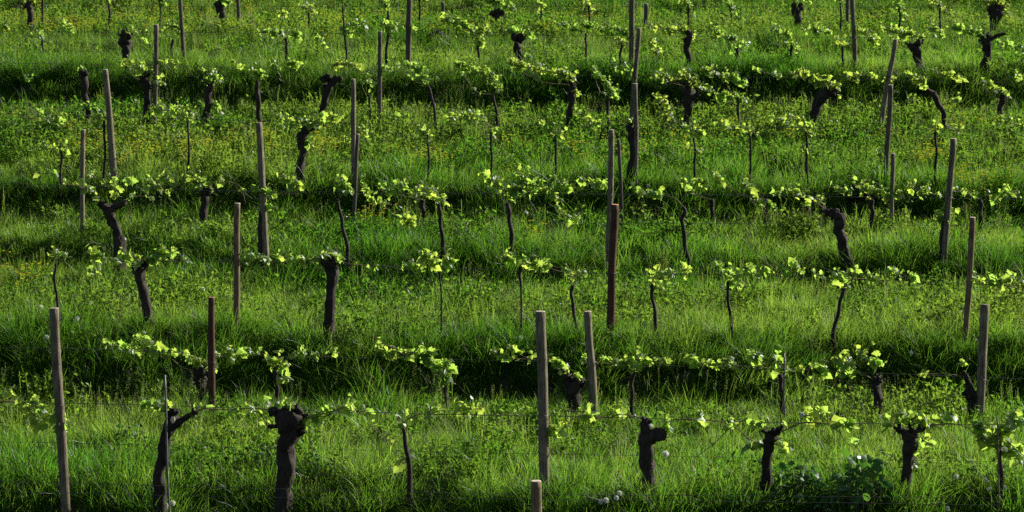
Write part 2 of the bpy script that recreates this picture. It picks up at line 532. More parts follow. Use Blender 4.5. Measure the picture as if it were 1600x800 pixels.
ism = ~(isb | isw)
# the steep faces hold as many tufts to the square metre of slope
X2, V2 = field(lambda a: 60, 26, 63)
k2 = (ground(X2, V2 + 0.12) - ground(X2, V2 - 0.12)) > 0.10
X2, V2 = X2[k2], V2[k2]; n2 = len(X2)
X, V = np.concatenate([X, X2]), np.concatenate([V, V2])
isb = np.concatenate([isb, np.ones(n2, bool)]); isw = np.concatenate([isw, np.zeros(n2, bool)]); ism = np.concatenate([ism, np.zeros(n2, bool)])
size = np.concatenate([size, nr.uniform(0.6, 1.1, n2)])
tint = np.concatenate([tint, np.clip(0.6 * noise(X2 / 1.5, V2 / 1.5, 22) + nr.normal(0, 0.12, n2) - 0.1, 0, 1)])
def sub(m, k0, k1, fx=1.0, fz=1.0):
    n = int(m.sum())
    s = size[m]
    return X[m], V[m], nr.randint(k0, k1, n), np.stack([s * fx, s * fx, s * fz], 1), tint[m]
scatter('meadow_grass', 'mixed green meadow grass covering the sunlit flats of the terraces', *sub(ism, 0, 4))
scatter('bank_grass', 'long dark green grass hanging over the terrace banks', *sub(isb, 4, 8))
scatter('meadow_weeds', 'small leafy herbs growing thick among the grass on the wider terraces', *sub(isw, 11, 15))
def patch(spots):
    """a point list from (photo x, photo y, spread in px across, up, how many)"""
    X, V = [], []
    for x, y, sx, sy, n in spots:
        for _ in range(int(n * 0.7)):
            p, v = hit(rng.gauss(x, sx), rng.gauss(y, sy), 0.25)
            X.append(p.x); V.append(v)
    return np.array(X), np.array(V)
X, V = field(lambda a: 3.4 if a < 36 else 2.8, 27, 66)
k = nr.random(len(X)) < 0.35 + 0.65 * (noise(X / 1.4, V / 1.5, 21) > 0.5)
X, V = X[k], V[k]; n = len(X)
s = nr.uniform(0.7, 1.15, n)
scatter('seeding_grass', 'pale grass stalks gone to seed standing above the meadow', X, V, nr.randint(8, 11, n), np.stack([s, s, s], 1), nr.random(n))
X, V = patch([(40, 35, 50, 12, 60), (130, 40, 40, 8, 45), (230, 30, 60, 10, 40), (330, 28, 40, 12, 30), (480, 35, 90, 10, 50), (700, 40, 90, 12, 40), (930, 25, 60, 10, 40), (1300, 38, 90, 8, 40),
              (180, 235, 60, 12, 40), (330, 225, 60, 12, 28), (505, 232, 14, 8, 16), (680, 245, 40, 10, 20), (1455, 245, 12, 10, 20), (1530, 285, 26, 8, 22), (560, 30, 60, 12, 24),
              (20, 432, 22, 7, 14), (580, 342, 22, 5, 8), (830, 365, 12, 3, 5), (1480, 200, 60, 12, 20), (1100, 220, 80, 12, 20), (900, 235, 80, 14, 22), (60, 190, 50, 10, 14)])
n = len(X); s = nr.uniform(0.8, 1.2, n)
scatter('yellow_wildflowers', 'drifts of tiny yellow wildflowers in the grass of the upper terraces', X, V, nr.randint(15, 17, n), np.stack([s, s, s], 1), nr.random(n))
X, V = field(lambda a: 0.5, 27, 66); n = len(X)
X2, V2 = patch([(100, 485, 20, 8, 8), (240, 480, 14, 20, 6), (510, 480, 12, 20, 6), (1200, 335, 20, 8, 8), (980, 600, 60, 10, 8), (1015, 25, 20, 6, 8), (10, 250, 8, 8, 6)])
X = np.concatenate([X, X2]); V = np.concatenate([V, V2]); n = len(X); s = nr.uniform(0.7, 1.1, n)
scatter('dry_grass', 'scattered dry straw coloured grass blades between green tufts', X, V, nr.randint(17, 19, n), np.stack([s, s, s], 1), nr.random(n))

# ------------------------------------------------------------------ rows of the vineyard: distance of each row
ROW = dict(Z=27.1, A=29.1, B=33.3, C=35.6, D=40.2, E=42.2, F=43.75, G=48.1, H=51.4, I=56.6, J=62.0)

# ------------------------------------------------------------------ posts
def post(row, top, base, wpx, m, label, cutm=None, dv=0.0, cut=True, groove=None, taper=0.95, bend=0.0, loop=None):
    v = ROW[row] + dv
    a, b = P(*base, v), P(*top, v)
    g = gz(a)
    d = (b - a).normalized()
    a = a - d * max(0.0, (a.z - g + 0.12) / max(d.z, 0.3))
    r = wpx * px(v) / 2
    n, ns = 18, 22
    pts, rad = [], []
    sd_ = rng.uniform(0, 50)
    for i in range(ns):
        t = i / (ns - 1)
        p = a.lerp(b, t)
        p = p + Vector((float(noise(t * 3 + sd_, 1, 31)) - 0.5, 0, 0)) * r * (0.5 + bend)
        pts.append(p)
        rad.append(r * (1 + (1 - taper) * (1 - t)) * (1 + 0.10 * (float(noise(t * 6 + sd_, 2, 32)) - 0.5)))
    o = thing('wooden_post', a, label, 'post', 'wooden posts standing in the vine rows')
    mb = MB().tube(pts, rad, n, rough=0.07, freq=3, groove=groove, seed=sd_)
    mb.build('shaft', m, o, off=a)
    if cut:
        cm = MB()
        cm.tube([pts[-1] - d * 0.002, pts[-1] + d * 0.006], [rad[-1] * 0.96, rad[-1] * 0.90], n, rough=0.07, freq=3, seed=sd_)
        cm.build('cut_end', cutm or M_CUT, o, smooth=False, off=a)
    if loop:
        t = (loop - base[1]) / (top[1] - base[1])
        c = P(base[0] + (top[0] - base[0]) * t, loop, v)
        lp = MB()
        ring = [c + Vector((math.cos(q) * r * 1.18, math.sin(q) * r * 1.18, 0.006 * math.sin(q * 2))) for q in np.linspace(0, 6.283, 15)]
        ring.append(ring[-1] + Vector((0.02, -0.02, -0.03)))
        lp.tube(ring, [0.003] * len(ring), 5)
        lp.build('wire_tie', M_WIRE, o, off=a)
    return o
post('Z', (838, 752), (840, 840), 16, M_BROWN, 'short brown round post with pale sawn top, in front of all others', loop=None)
post('A', (85, 482), (99, 748), 14.5, M_GREY, 'thick grey leaning post with vine leaves clasping it halfway, nearest row', loop=632)
post('A', (845, 487), (850, 762), 15, M_GREY, 'thick grey brown post with flat sawn top, behind the short front post', loop=648)
post('B', (330, 465), (332, 640), 10.5, M_RED, 'dark reddish brown post above a leafy vine, near the thin metal stake', M_CUTR, loop=565)
post('B', (921, 487), (929, 648), 11.5, M_GREY, 'crooked weathered post bulging midway with pale cut top', bend=0.7, taper=0.85, loop=565)
post('B', (1538, 476), (1530, 655), 13, M_GREY, 'grey post split lengthwise by a dark crack, at a bank foot', groove=13, cut=False, loop=592)
post('C', (371, 318), (370, 526), 9.5, M_BROWN, 'slim straight orange brown post beside trailing vine leaves', loop=408)
post('C', (960, 320), (953, 540), 11.5, M_RED, 'dark red brown post with bright orange cut top, nearest of a tight line', M_CUTR, taper=0.9, loop=426)
post('C', (1519, 340), (1508, 545), 9, M_BROWN, 'slim light brown leaning post above and behind the split grey one', loop=444)
post('D', (405, 192), (415, 395), 9.5, M_GREY, 'tall pale grey post with a dark vine stem at its foot', taper=0.8, loop=300)
post('D', (955, 203), (951, 396), 8.5, M_GREY, 'grey post just behind the orange topped post', loop=304)
post('D', (1489, 217), (1476, 400), 9.5, M_GREY, 'dark grey leaning post with a spray of leaves low on its shaft', loop=308)
post('E', (130, 203), (129, 330), 7, M_GREY, 'plain grey post behind the bowl headed vine', loop=None)
post('E', (559, 210), (553, 336), 5.5, M_DARKP, 'narrow dark post overlapping a taller one behind it')
post('E', (967, 218), (972, 345), 5, M_DARKP, 'thin dark pole right behind the orange topped post and its grey neighbour', cut=False)
post('E', (1395, 240), (1393, 352), 6.5, M_GREY, 'short grey post in front of a taller leaning one')
post('F', (165, 109), (178, 275), 8.5, M_GREY, 'grey leaning post with thin sapling stem beside it', taper=0.75, loop=186)
post('F', (551, 124), (554, 292), 7, M_GREY, 'grey post whose lower half is overlapped by a narrow dark one', loop=192)
post('F', (993, 131), (993, 293), 7.5, M_GREY, 'grey post with sunlit edge and a black vine trunk against it', loop=197)
post('F', (1392, 133), (1384, 290), 7.5, M_GREY, 'grey post crossed behind by a strongly slanting pole', loop=202)
post('G', (245, 39), (241, 195), 7, M_GREY, 'grey post standing next to a dark knobby vine', loop=104)
post('G', (594, 49), (593, 196), 6.5, M_GREY, 'lone slim grey post above the shaded bank, with pale cut top', loop=112)
post('G', (998, 44), (986, 200), 6.8, M_GREY, 'grey leaning post second closest in a line of stacked posts', loop=119)
post('G', (1399, 62), (1375, 205), 7.5, M_GREY, 'strongly slanting dark grey pole leaning over the terrace', loop=124)
post('H', (280, -28), (288, 98), 6, M_GREY, 'pale grey post leaning against the upper terrace edge', loop=50)
post('H', (640, -40), (637, 110), 8, M_DARKP, 'stout dark post with one lit edge on the upper terrace edge', loop=52)
post('H', (989, -60), (986, 112), 8, M_GREY, 'tallest grey post with a broad lit edge, behind the stacked posts', loop=56)
post('H', (1329, -40), (1337, 118), 6.5, M_GREY, 'grey post with lit edge in front of a thinner dark one, upper terrace', loop=58)
post('I', (66, -40), (67, 62), 4, M_DARKP, 'narrow dark post among yellow flowers near the hanging vine head')
post('I', (371, -50), (374, 74), 6, M_GREY, 'grey post beside yellow leaves on the upper slope')
post('I', (692, 4), (691, 76), 5, M_DARKP, 'thin dark post with visible top beside a low black stump')
post('I', (1009, 6), (1008, 88), 6.5, M_DARKP, 'dark post with visible top, farthest right of the stacked line')
post('I', (1325, -30), (1324, 62), 5, M_DARKP, 'thin dark post half hidden by a lit grey post')
post('J', (121, -60), (121, 50), 5, M_DARKP, 'narrow post in the highest row, above drifts of yellow flowers')
post('J', (411, -60), (411, 52), 6.5, M_DARKP, 'dark post in the highest row, between two lush vines')
post('J', (707, -60), (707, 28), 5, M_DARKP, 'dark post in the highest row, right of a thin topped one')
post('J', (996, -40), (996, 44), 6, M_DARKP, 'dark post hidden between two grey posts of the stacked line')
post('J', (1020, -50), (1020, 12), 4.5, M_DARKP, 'dark far post of which only the foot shows')
def stake(row, top, base, wpx, m, label, name, cat):
    v = ROW[row] - 0.12
    a, b = P(*base, v), P(*top, v)
    a.z = min(a.z, gz(a) - 0.1)
    n = 14
    pts = [a.lerp(b, t) + Vector((0.004 * math.sin(t * 9), 0.004 * math.cos(t * 7), 0)) for t in np.linspace(0, 1, n)]
    mb = MB().tube(pts, [wpx * px(v) / 2] * n, 8)
    mb.v = [p - a for p in mb.v]
    o = link(name, mb.mesh(name, m))
    o.location = a
    tag(o, label, cat)
stake('A', (257, 586), (266, 760), 3.4, M_STAKE, 'thin grey metal stake leaning beside the vine with a bare pruned arm', 'metal_stake', 'stake')
stake('A', (1558, 650), (1566, 740), 2.5, M_CANE, 'short thin stick supporting the bushiest young vine of the nearest row', 'support_stick', 'stick')
stake('B', (1225, 552), (1226, 640), 3.0, M_STAKE, 'thin grey stake standing in the second row between low leafy canes', 'metal_stake', 'stake')

# ------------------------------------------------------------------ wires
def wire(row, pts, r, label, dv=-0.0):
    v = ROW[row] + dv
    q = smooth_path([tuple(P(x, y, v)) for x, y in pts], 40)
    base = Vector(q[0])
    mb = MB().tube([Vector(p) - base for p in q], [r] * len(q), 5)
    o = link('trellis_wire', mb.mesh('trellis_wire', M_WIRE))
    o.location = base
    tag(o, label, 'wire', 'wires strung along the vine rows')
def ext(pts):                       # carry each wire on past both edges of the view
    (x0, y0), (x1, y1), (x2, y2), (x3, y3) = pts[0], pts[1], pts[-2], pts[-1]
    return [(x0 - 300, y0 - 300 * (y1 - y0) / (x1 - x0))] + pts + [(x3 + 300, y3 + 300 * (y3 - y2) / (x3 - x2))]
wire('A', ext([(0, 629), (200, 632), (600, 645), (960, 652), (1200, 660), (1600, 664)]), 0.0035, 'taut wire holding the canes of the nearest full row of vines')
wire('A', ext([(0, 690), (600, 704), (1000, 712), (1600, 722)]), 0.0018, 'lower slack wire half lost in grass, nearest full row')
wire('Z', ext([(0, 752), (400, 763), (800, 772), (1200, 775), (1600, 779)]), 0.0022, 'faint wire passing the short front post near its top')
wire('Z', ext([(0, 768), (400, 777), (800, 780), (1200, 784), (1600, 790)]), 0.0022, 'second faint wire just under the one at the short front post')
wire('B', ext([(0, 543), (160, 546), (400, 556), (800, 564), (1200, 577), (1600, 592)]), 0.003, 'wire under the leafy canes beside the split grey post')
wire('C', ext([(0, 402), (400, 409), (900, 426), (1200, 431), (1600, 447)]), 0.003, 'wire threading the leaves beside the orange topped post')
wire('D', ext([(0, 286), (450, 301), (800, 303), (1200, 306), (1600, 312)]), 0.003, 'wire at leaf height behind the bowl headed vine')
wire('D', ext([(0, 336), (450, 344), (1200, 350), (1600, 354)]), 0.0022, 'lower bare wire crossing sunlit grass by the bowl headed vine')
wire('E', ext([(0, 292), (550, 300), (1075, 303), (1400, 304), (1600, 310)]), 0.0025, 'wire along the foot of the bank under yellow green leaves')
wire('F', ext([(0, 178), (600, 193), (1200, 199), (1600, 206)]), 0.003, 'wire across the wide weedy terrace at its front edge')
wire('G', ext([(0, 98), (400, 106), (800, 117), (1200, 121), (1600, 130)]), 0.003, 'wire in front of the dark bank below the upper terrace')
wire('H', ext([(0, 50), (180, 50), (800, 54), (1200, 58), (1600, 58)]), 0.003, 'wire along the upper terrace edge through yellow leaves')
wire('I', ext([(0, 10), (800, 10), (1600, 12)]), 0.003, 'topmost wire in the row among yellow wildflowers')

# ------------------------------------------------------------------ vine leaves
HALF = [(0.0, 0.02), (0.15, -0.13), (0.37, -0.08), (0.50, 0.10), (0.39, 0.24), (0.57, 0.47), (0.36, 0.55), (0.27, 0.70), (0.0, 1.0)]
def leaf_points(rnd, cup, curl, fold):
    out = HALF + [(-x, y) for x, y in HALF[-2:0:-1]]
    pts = [(0, 0.36, 0.03)]
    for x, y in out:
        x *= rnd.uniform(0.9, 1.1); y += rnd.uniform(-0.04, 0.04)
        z = -fold * abs(x) - cup * (x * x + (y - 0.4) ** 2) - curl * max(0, y - 0.3) ** 2 + rnd.uniform(-0.05, 0.05)
        pts.append((x, y, z))
    n = len(out)
    return pts, [(0, 1 + (k + 1) % n, 1 + k) for k in range(n)]
rl = random.Random(5)
LEAFS = []
for cup, curl, fold in ((0.3, 0.3, 0.1), (0.1, 0.5, 0.3), (0.5, 0.1, -0.2), (0.2, 0.6, 0.5), (-0.2, 0.3, 0.35), (0.4, 0.8, 0.2)):
    pts, tr = leaf_points(rl, cup, curl, fold)
    LEAFS.append(MB().poly(pts, tr).mesh('vine_leaf', M_VINE, smooth=False))
def leaf_matrix(rnd, size):
    tip = Vector((rnd.gauss(0, 1), rnd.gauss(0, 1) - 0.2, rnd.gauss(-0.35, 0.6))).normalized()
    nrm = Vector((rnd.gauss(0, 0.7), rnd.gauss(-0.15, 0.7), rnd.gauss(0.7, 0.6)))
    nrm = (nrm - tip * nrm.dot(tip)).normalized()
    side = tip.cross(nrm)
    return Matrix((side, tip, nrm)).transposed().to_4x4() @ Matrix.Scale(size, 4)

# ------------------------------------------------------------------ vines
NEAR = set('ABCDEF')
LSZ = dict(A=1.0, B=1.0, C=1.0, D=1.0, E=0.95, F=0.9, G=0.95, H=0.95, I=0.95, J=0.95)
FEET = []
def vine(row, label, trunks, knobs, canes, size=1.0, dv=0.0, group=None, cut=None):
    """trunks: polylines of (x, y, width px), the first from the base up; knobs: (x, y, r px); canes: (polyline px, leaves, spread px)"""
    v = ROW[row] + dv
    k = px(v)
    b0 = trunks[0][0]
    base = P(b0[0], b0[1], v)
    g = gz(base)
    base.z = min(g, base.z)
    if row in 'ABCDEF':
        FEET.append((base.x, base.y, 2.2 if row == 'A' else 1.0 if trunks[0][0][2] > 7 else 0.6))
    old = trunks[0][0][2] > 7
    o = thing('grape_vine', base, label, 'grapevine', group or ('gnarled old vines' if old else 'thin young vines'))
    mb = MB()
    for ti, tr in enumerate(trunks):
        q = smooth_path(tr, max(12, 7 * len(tr)))
        pts = [P(a[0], a[1], v) for a in q]
        rad = [max(a[2], 1.2) * k / 2 * (0.8 if old else 1) for a in q]
        if ti == 0:
            f = pts[0].copy(); f.z = min(g - 0.12, f.z - 0.05)
            pts = [f, f.lerp(pts[0], 0.5)] + pts
            rad = [rad[0] * 1.25, rad[0] * 1.12] + rad
        ph = rng.uniform(0, 6)
        amp = 0.16 if old else 0.3
        pts = [p + Vector((math.sin(i * 0.5 + ph), math.cos(i * 0.6 + ph), 0)) * rad[i] * amp for i, p in enumerate(pts)]
        mb.tube(pts, rad, 16 if old else 7, rough=0.75 if old else 0.3, freq=6, seed=rng.uniform(0, 60))
    for (x, y, r) in knobs:
        c = P(x, y, v)
        for _ in range(3):
            mb.ball(c + Vector((rng.gauss(0, 0.35), rng.gauss(0, 0.3), rng.gauss(0, 0.3))) * r * k, r * k * rng.uniform(0.5, 0.75), 0.55, rng.uniform(0, 40), 14, 10)
    if old and knobs:
        for _ in range(5 if row in 'ABCD' else 3):
            x, y, r = knobs[rng.randrange(len(knobs))]
            c = P(x, y, v)
            d = Vector((rng.gauss(0, 0.8), rng.gauss(0, 0.5), rng.uniform(0.3, 1.2))).normalized()
            e = c + d * r * k * rng.uniform(1.2, 1.9)
            mb.tube([c, c.lerp(e, 0.6), e], [0.022, 0.017, 0.014], 7, rough=0.3, seed=rng.uniform(0, 50))
    mb.build('trunk', M_BARK, o, off=base)
    if cut:
        cm = MB(); c = P(cut[0], cut[1], v - 0.06)
        cm.ball(c, cut[2] * k, 0.15, 3, sq=(0.7, 0.25, 1.3))
        cm.build('pruning_wound', M_CUT, o, off=base)
    far = MB(); sh = MB(); nsh = 0
    for poly, nl, spread in canes:
        q = smooth_path(poly, max(8, 5 * len(poly)))
        dy = rng.uniform(-0.03, 0.03)
        cp = [P(a[0], a[1], v) + Vector((0, dy + 0.02 * math.sin(i * 0.8), 0)) for i, a in enumerate(q)]
        r0 = 0.0065 if row in 'AB' else 0.006
        if poly[0][:2] != poly[-1][:2]:
            mc = MB().tube(cp, [r0 * (1.15 - 0.7 * i / len(cp)) * rng.uniform(0.85, 1.2) for i in range(len(cp))], 6)
            mc.build('cane', M_CANE, o, off=base)
        left = int(nl * (1.35 if row == 'A' else 1.15 if row in NEAR else 1.45))
        while left > 0:
            u = rng.random() * (len(cp) - 1); i = int(u)
            p = cp[i].lerp(cp[min(i + 1, len(cp) - 1)], u - i)
            # a young shoot with a few leaves
            m = min(left, rng.choice((2, 3, 3, 4, 5))); left -= m
            L = spread * k * rng.uniform(0.5, 1.8)
            dirn = Vector((rng.gauss(0, 0.7), rng.gauss(0, 0.5), rng.gauss(0.8, 0.55))).normalized()
            tip = p + dirn * L
            sh.tube([p, p.lerp(tip, 0.5) + Vector((0, 0, L * 0.08)), tip], [0.0028, 0.0022, 0.0012], 4, cap=False); nsh += 1
            for j in range(m):
                t = (j + 0.6) / m
                at = p.lerp(tip, t)
                pet = at + rdir(rng, 0.2) * rng.uniform(0.012, 0.035)
                sh.tube([at, pet], [0.0014, 0.0011], 3, cap=False)
                sz = LSZ[row] * size * rng.choice((0.055, 0.07, 0.08, 0.095, 0.12)) * rng.uniform(0.85, 1.1) * (1.2 - 0.6 * t)
                mtx = leaf_matrix(rng, sz)
                if row in NEAR:
                    lo = link('leaf', LEAFS[rng.randrange(len(LEAFS))], o)
                    lo.matrix_local = Matrix.Translation(pet - base) @ mtx
                else:
                    me = LEAFS[rng.randrange(len(LEAFS))]
                    mm = Matrix.Translation(pet - base) @ mtx
                    far.poly([mm @ w_.co for w_ in me.vertices], [tuple(pl.vertices) for pl in me.polygons])
    if nsh:
        tag(sh.build('shoots', M_STEM, o, off=base), kind='stuff')
    if far.v:
        tag(far.build('leaves', M_VINE, o, smooth=False), kind='stuff')
    return o
def run(x0, y0, x1, y1, n, s):
    xm, ym = (x0 + x1) / 2, (y0 + y1) / 2
    return ([(x0, y0), (xm, ym - 2), (x1, y1)], n, s)

# --- nearest full row (A)
vine('A', 'old vine whose leafy cane enters from outside and clasps the thick leaning post', [[(-45, 770, 18), (-42, 700, 15), (-48, 655, 18)]], [(-48, 652, 12)],
     [([(-48, 650), (0, 628), (40, 632), (62, 640), (85, 655), (104, 668)], 26, 16), ([(40, 634), (60, 655), (78, 668)], 14, 18), ([(85, 650), (100, 672)], 10, 10), ([(-20, 625), (25, 618)], 8, 14)], 1.1)
vine('A', 'curving dark old vine with one bare pruned arm, beside the thin metal stake',
     [[(250, 775, 18), (249, 740, 15), (256, 700, 15), (263, 670, 15), (272, 650, 18)], [(268, 668, 13), (285, 656, 8), (303, 645, 7), (305, 640, 8)]], [(268, 648, 9), (304, 643, 5), (258, 720, 8)],
     [([(303, 645), (320, 638), (345, 640), (400, 638), (440, 643)], 10, 12), ([(262, 645), (240, 634), (215, 632)], 16, 13), ([(255, 638), (272, 632)], 6, 10)], 1.0, cut=(270, 656, 5))
vine('A', 'thickest old vine with a broad black knobbly head and stubby side spur',
     [[(443, 785, 24), (445, 735, 23), (447, 700, 25), (451, 672, 31), (452, 648, 36)], [(446, 666, 9), (432, 666, 6), (418, 666, 6)]], [(437, 645, 10), (448, 643, 11), (463, 643, 11), (470, 652, 8), (440, 656, 9), (462, 664, 11), (468, 676, 7), (463, 634, 4)],
     [([(470, 655), (490, 652), (510, 650), (530, 642), (560, 643), (580, 660), (600, 685), (621, 713)], 22, 12), ([(436, 640), (415, 640), (395, 636)], 9, 14), ([(446, 636), (462, 632)], 9, 12), ([(470, 650), (478, 672)], 12, 11), ([(500, 648), (545, 634)], 10, 15), ([(418, 664), (405, 645), (395, 640)], 2, 8)], 1.05)
vine('A', 'slim leaning young vine with a cane arching onto the wire, nearest row',
     [[(641, 745, 7), (636, 705, 6.5), (630, 672, 6), (626, 663, 8)], [(627, 664, 3), (622, 650, 2)]], [],
     [([(632, 660), (645, 650), (665, 646), (720, 647), (780, 648), (830, 650)], 8, 10), ([(668, 645), (695, 640)], 6, 10), ([(715, 640), (758, 638)], 16, 14), ([(622, 655), (635, 664)], 9, 9), ([(636, 716), (626, 728)], 5, 9)])
vine('A', 'black old vine bent over like a hook, head turned aside under white fluff',
     [[(1015, 782, 20), (1013, 740, 18), (1010, 705, 19), (1012, 685, 22), (1024, 678, 20), (1040, 679, 14)], [(1010, 684, 16), (1009, 660, 14)]], [(1010, 660, 8), (1014, 684, 12), (1034, 678, 8)],
     [([(1005, 655), (985, 649), (965, 648), (950, 653), (920, 652), (902, 650), (885, 665), (868, 683), (862, 712)], 14, 9), ([(1038, 672), (1042, 660), (1060, 656), (1090, 655), (1120, 659), (1142, 664)], 12, 9), ([(1042, 672), (1050, 684)], 9, 9), ([(1008, 665), (1018, 678)], 6, 7), ([(1088, 650), (1096, 644)], 5, 6), ([(860, 665), (866, 678)], 8, 9), ([(885, 642), (925, 644)], 7, 8)])
vine('A', 'small headed black vine with pale bare cane forming a peak, between hook and T shape',
     [[(1197, 765, 16), (1199, 730, 14), (1200, 700, 14), (1206, 680, 20)]], [(1204, 678, 9), (1214, 674, 8), (1203, 690, 8)],
     [([(1200, 700), (1170, 685), (1145, 667), (1120, 690), (1085, 716)], 4, 8), ([(1200, 668), (1170, 658), (1148, 659)], 12, 10), ([(1222, 675), (1240, 665), (1262, 660), (1285, 661), (1308, 672), (1322, 690), (1335, 702)], 14, 12), ([(1255, 650), (1295, 645)], 12, 10), ([(1218, 690), (1228, 712)], 8, 8), ([(1165, 695), (1178, 705)], 6, 8), ([(1320, 662), (1340, 672)], 6, 8)])
vine('A', 'T shaped black old vine with yellow leaves sitting on its flat head',
     [[(1413, 800, 16), (1416, 755, 14), (1419, 715, 14), (1422, 690, 20), (1424, 676, 24)]], [(1408, 674, 9), (1424, 676, 9), (1440, 671, 8)],
     [([(1445, 668), (1465, 663), (1500, 664), (1520, 675), (1537, 695)], 6, 10), ([(1402, 668), (1385, 661)], 5, 8), ([(1394, 650), (1420, 655)], 14, 12), ([(1425, 656), (1452, 658)], 12, 9), ([(1440, 685), (1452, 695)], 8, 9), ([(1486, 645), (1492, 655)], 6, 10), ([(1425, 700), (1432, 730)], 4, 5)], 1.1)
vine('A', 'slender young vine with the bushiest crown of bright leaves, at the row end',
     [[(1567, 810, 7), (1565, 760, 6.5), (1563, 720, 6), (1560, 690, 7)]], [],
     [([(1560, 690), (1565, 680), (1578, 668)], 22, 17), ([(1535, 685), (1560, 695)], 24, 16), ([(1520, 668), (1545, 672)], 14, 12), ([(1575, 690), (1590, 705)], 14, 14), ([(1575, 660), (1610, 660)], 16, 14), ([(1555, 700), (1578, 715)], 12, 12)], 1.15)
# --- second row, at the foot of the bank (B)
vine('B', 'dark low vine half hidden behind the reddish post, leaves on both sides',
     [[(316, 622, 12), (314, 606, 14), (312, 590, 20)]], [(306, 584, 9), (318, 582, 9)],
     [([(305, 580), (285, 574), (262, 558), (235, 548), (205, 545), (165, 541)], 8, 8), ([(163, 538), (208, 546)], 26, 11), ([(215, 530), (258, 552)], 24, 12), ([(292, 560), (325, 572)], 24, 15), ([(335, 560), (372, 553)], 16, 13), ([(266, 548), (282, 552)], 4, 7), ([(300, 575), (330, 578)], 10, 8)], dv=0.7)
vine('B', 'leaf smothered young vine with a drooping clump, above the thickest old vine',
     [[(433, 632, 6), (432, 600, 6), (430, 580, 6)]], [],
     [([(430, 580), (440, 566), (470, 556), (525, 558)], 12, 7), ([(420, 565), (445, 575)], 30, 16), ([(438, 590), (450, 592)], 12, 12), ([(384, 552), (415, 553)], 14, 10), ([(455, 553), (485, 552)], 14, 8), ([(512, 551), (530, 551)], 7, 8)])
vine('B', 'vine hidden by a long sagging drape of pale leaves on the dark bank',
     [[(697, 640, 7), (697, 615, 6), (694, 595, 7)]], [],
     [([(694, 595), (685, 575), (660, 556), (620, 545), (588, 530)], 12, 9), ([(590, 548), (625, 560)], 22, 14), ([(612, 545), (640, 558)], 14, 10), ([(648, 548), (672, 560)], 22, 13), ([(665, 568), (705, 575)], 24, 12), ([(688, 588), (712, 600)], 18, 12)])
vine('B', 'squat black vine between a thick grey brown post and the crooked one',
     [[(898, 650, 14), (896, 622, 18), (894, 600, 24)]], [(888, 596, 9), (902, 597, 10)],
     [([(892, 590), (880, 578), (858, 565), (820, 562), (765, 556)], 10, 7), ([(764, 548), (800, 562)], 16, 11), ([(798, 548), (832, 562)], 16, 11), ([(855, 560), (885, 575)], 14, 8), ([(880, 585), (915, 595)], 12, 9), ([(912, 560), (922, 575)], 6, 9)])
vine('B', 'vine with a flat band of small leaves right of the crooked post',
     [[(988, 635, 6), (987, 605, 5.5), (990, 580, 6)]], [],
     [([(990, 580), (1010, 572), (1046, 564)], 8, 7), ([(990, 580), (970, 572), (938, 566)], 8, 7), ([(940, 564), (985, 566)], 20, 10), ([(990, 562), (1046, 566)], 26, 12)])
vine('B', 'vine with two leaf tufts beside the thin grey stake on the bank',
     [[(1222, 640, 6), (1221, 605, 6), (1218, 585, 7)]], [],
     [([(1218, 582), (1190, 574), (1130, 572), (1072, 566)], 10, 7), ([(1072, 560), (1100, 575)], 20, 11), ([(1098, 565), (1120, 572)], 10, 9), ([(1128, 562), (1148, 570)], 10, 9), ([(1174, 555), (1196, 570)], 12, 11), ([(1205, 560), (1228, 578)], 22, 12), ([(1240, 580), (1290, 576)], 16, 10)])
vine('B', 'dark short trunk under a detached tuft of bright yellow leaves',
     [[(1372, 645, 12), (1371, 620, 13), (1369, 600, 15)]], [(1369, 598, 8)],
     [([(1366, 594), (1345, 584), (1310, 580), (1275, 583)], 10, 8), ([(1306, 560), (1330, 575)], 20, 14), ([(1340, 555), (1372, 572)], 26, 15), ([(1312, 578), (1326, 590)], 9, 8), ([(1262, 578), (1290, 590)], 8, 8)], 1.1)
vine('B', 'dark leafless trunk leaning on the split grey post',
     [[(1521, 652, 12), (1518, 625, 12), (1513, 598, 9), (1505, 580, 5)]], [(1516, 620, 8)],
     [([(1508, 588), (1480, 584), (1440, 584)], 5, 8), ([(1515, 560), (1500, 572)], 6, 9)])
# --- third row (C)
vine('C', 'thin young vine with one bright leaf pair beside the foxed leaning post',
     [[(92, 490, 4), (88, 460, 4), (85, 430, 4), (88, 412, 3)]], [], [([(88, 412), (92, 400), (95, 394)], 14, 11), ([(88, 424), (80, 432)], 2, 6)])
vine('C', 'old vine with a forked dark head and slightly curved trunk, third row',
     [[(237, 532, 16), (232, 495, 14), (225, 460, 13), (219, 435, 14), (219, 420, 20)]], [(214, 420, 7), (226, 414, 6)],
     [([(214, 414), (190, 408), (150, 402), (132, 398)], 12, 9), ([(138, 392), (165, 404)], 18, 11), ([(195, 400), (245, 410)], 34, 12), ([(240, 394), (288, 406)], 30, 12), ([(140, 420), (156, 428)], 9, 8), ([(228, 408), (292, 408)], 6, 8)], 1.05)
vine('C', 'straight dark old vine with dry grass round its foot, third row',
     [[(515, 530, 17), (514, 490, 14), (517, 450, 13), (520, 425, 16), (516, 410, 18)]], [(510, 410, 8), (522, 412, 8)],
     [([(510, 406), (480, 406), (440, 409), (385, 404)], 10, 7), ([(388, 400), (420, 408)], 22, 10), ([(430, 400), (490, 408)], 20, 8), ([(500, 398), (530, 404)], 20, 10), ([(525, 408), (560, 414), (640, 419)], 12, 8)])
vine('C', 'vine with only a wide tuft of bright leaves showing above a dark hollow',
     [[(690, 470, 2.4), (688, 440, 2.4), (686, 424, 3)]], [], [([(686, 422), (670, 418), (645, 420)], 6, 6), ([(660, 405), (708, 412)], 34, 14), ([(636, 414), (660, 416)], 7, 7)], 1.15)
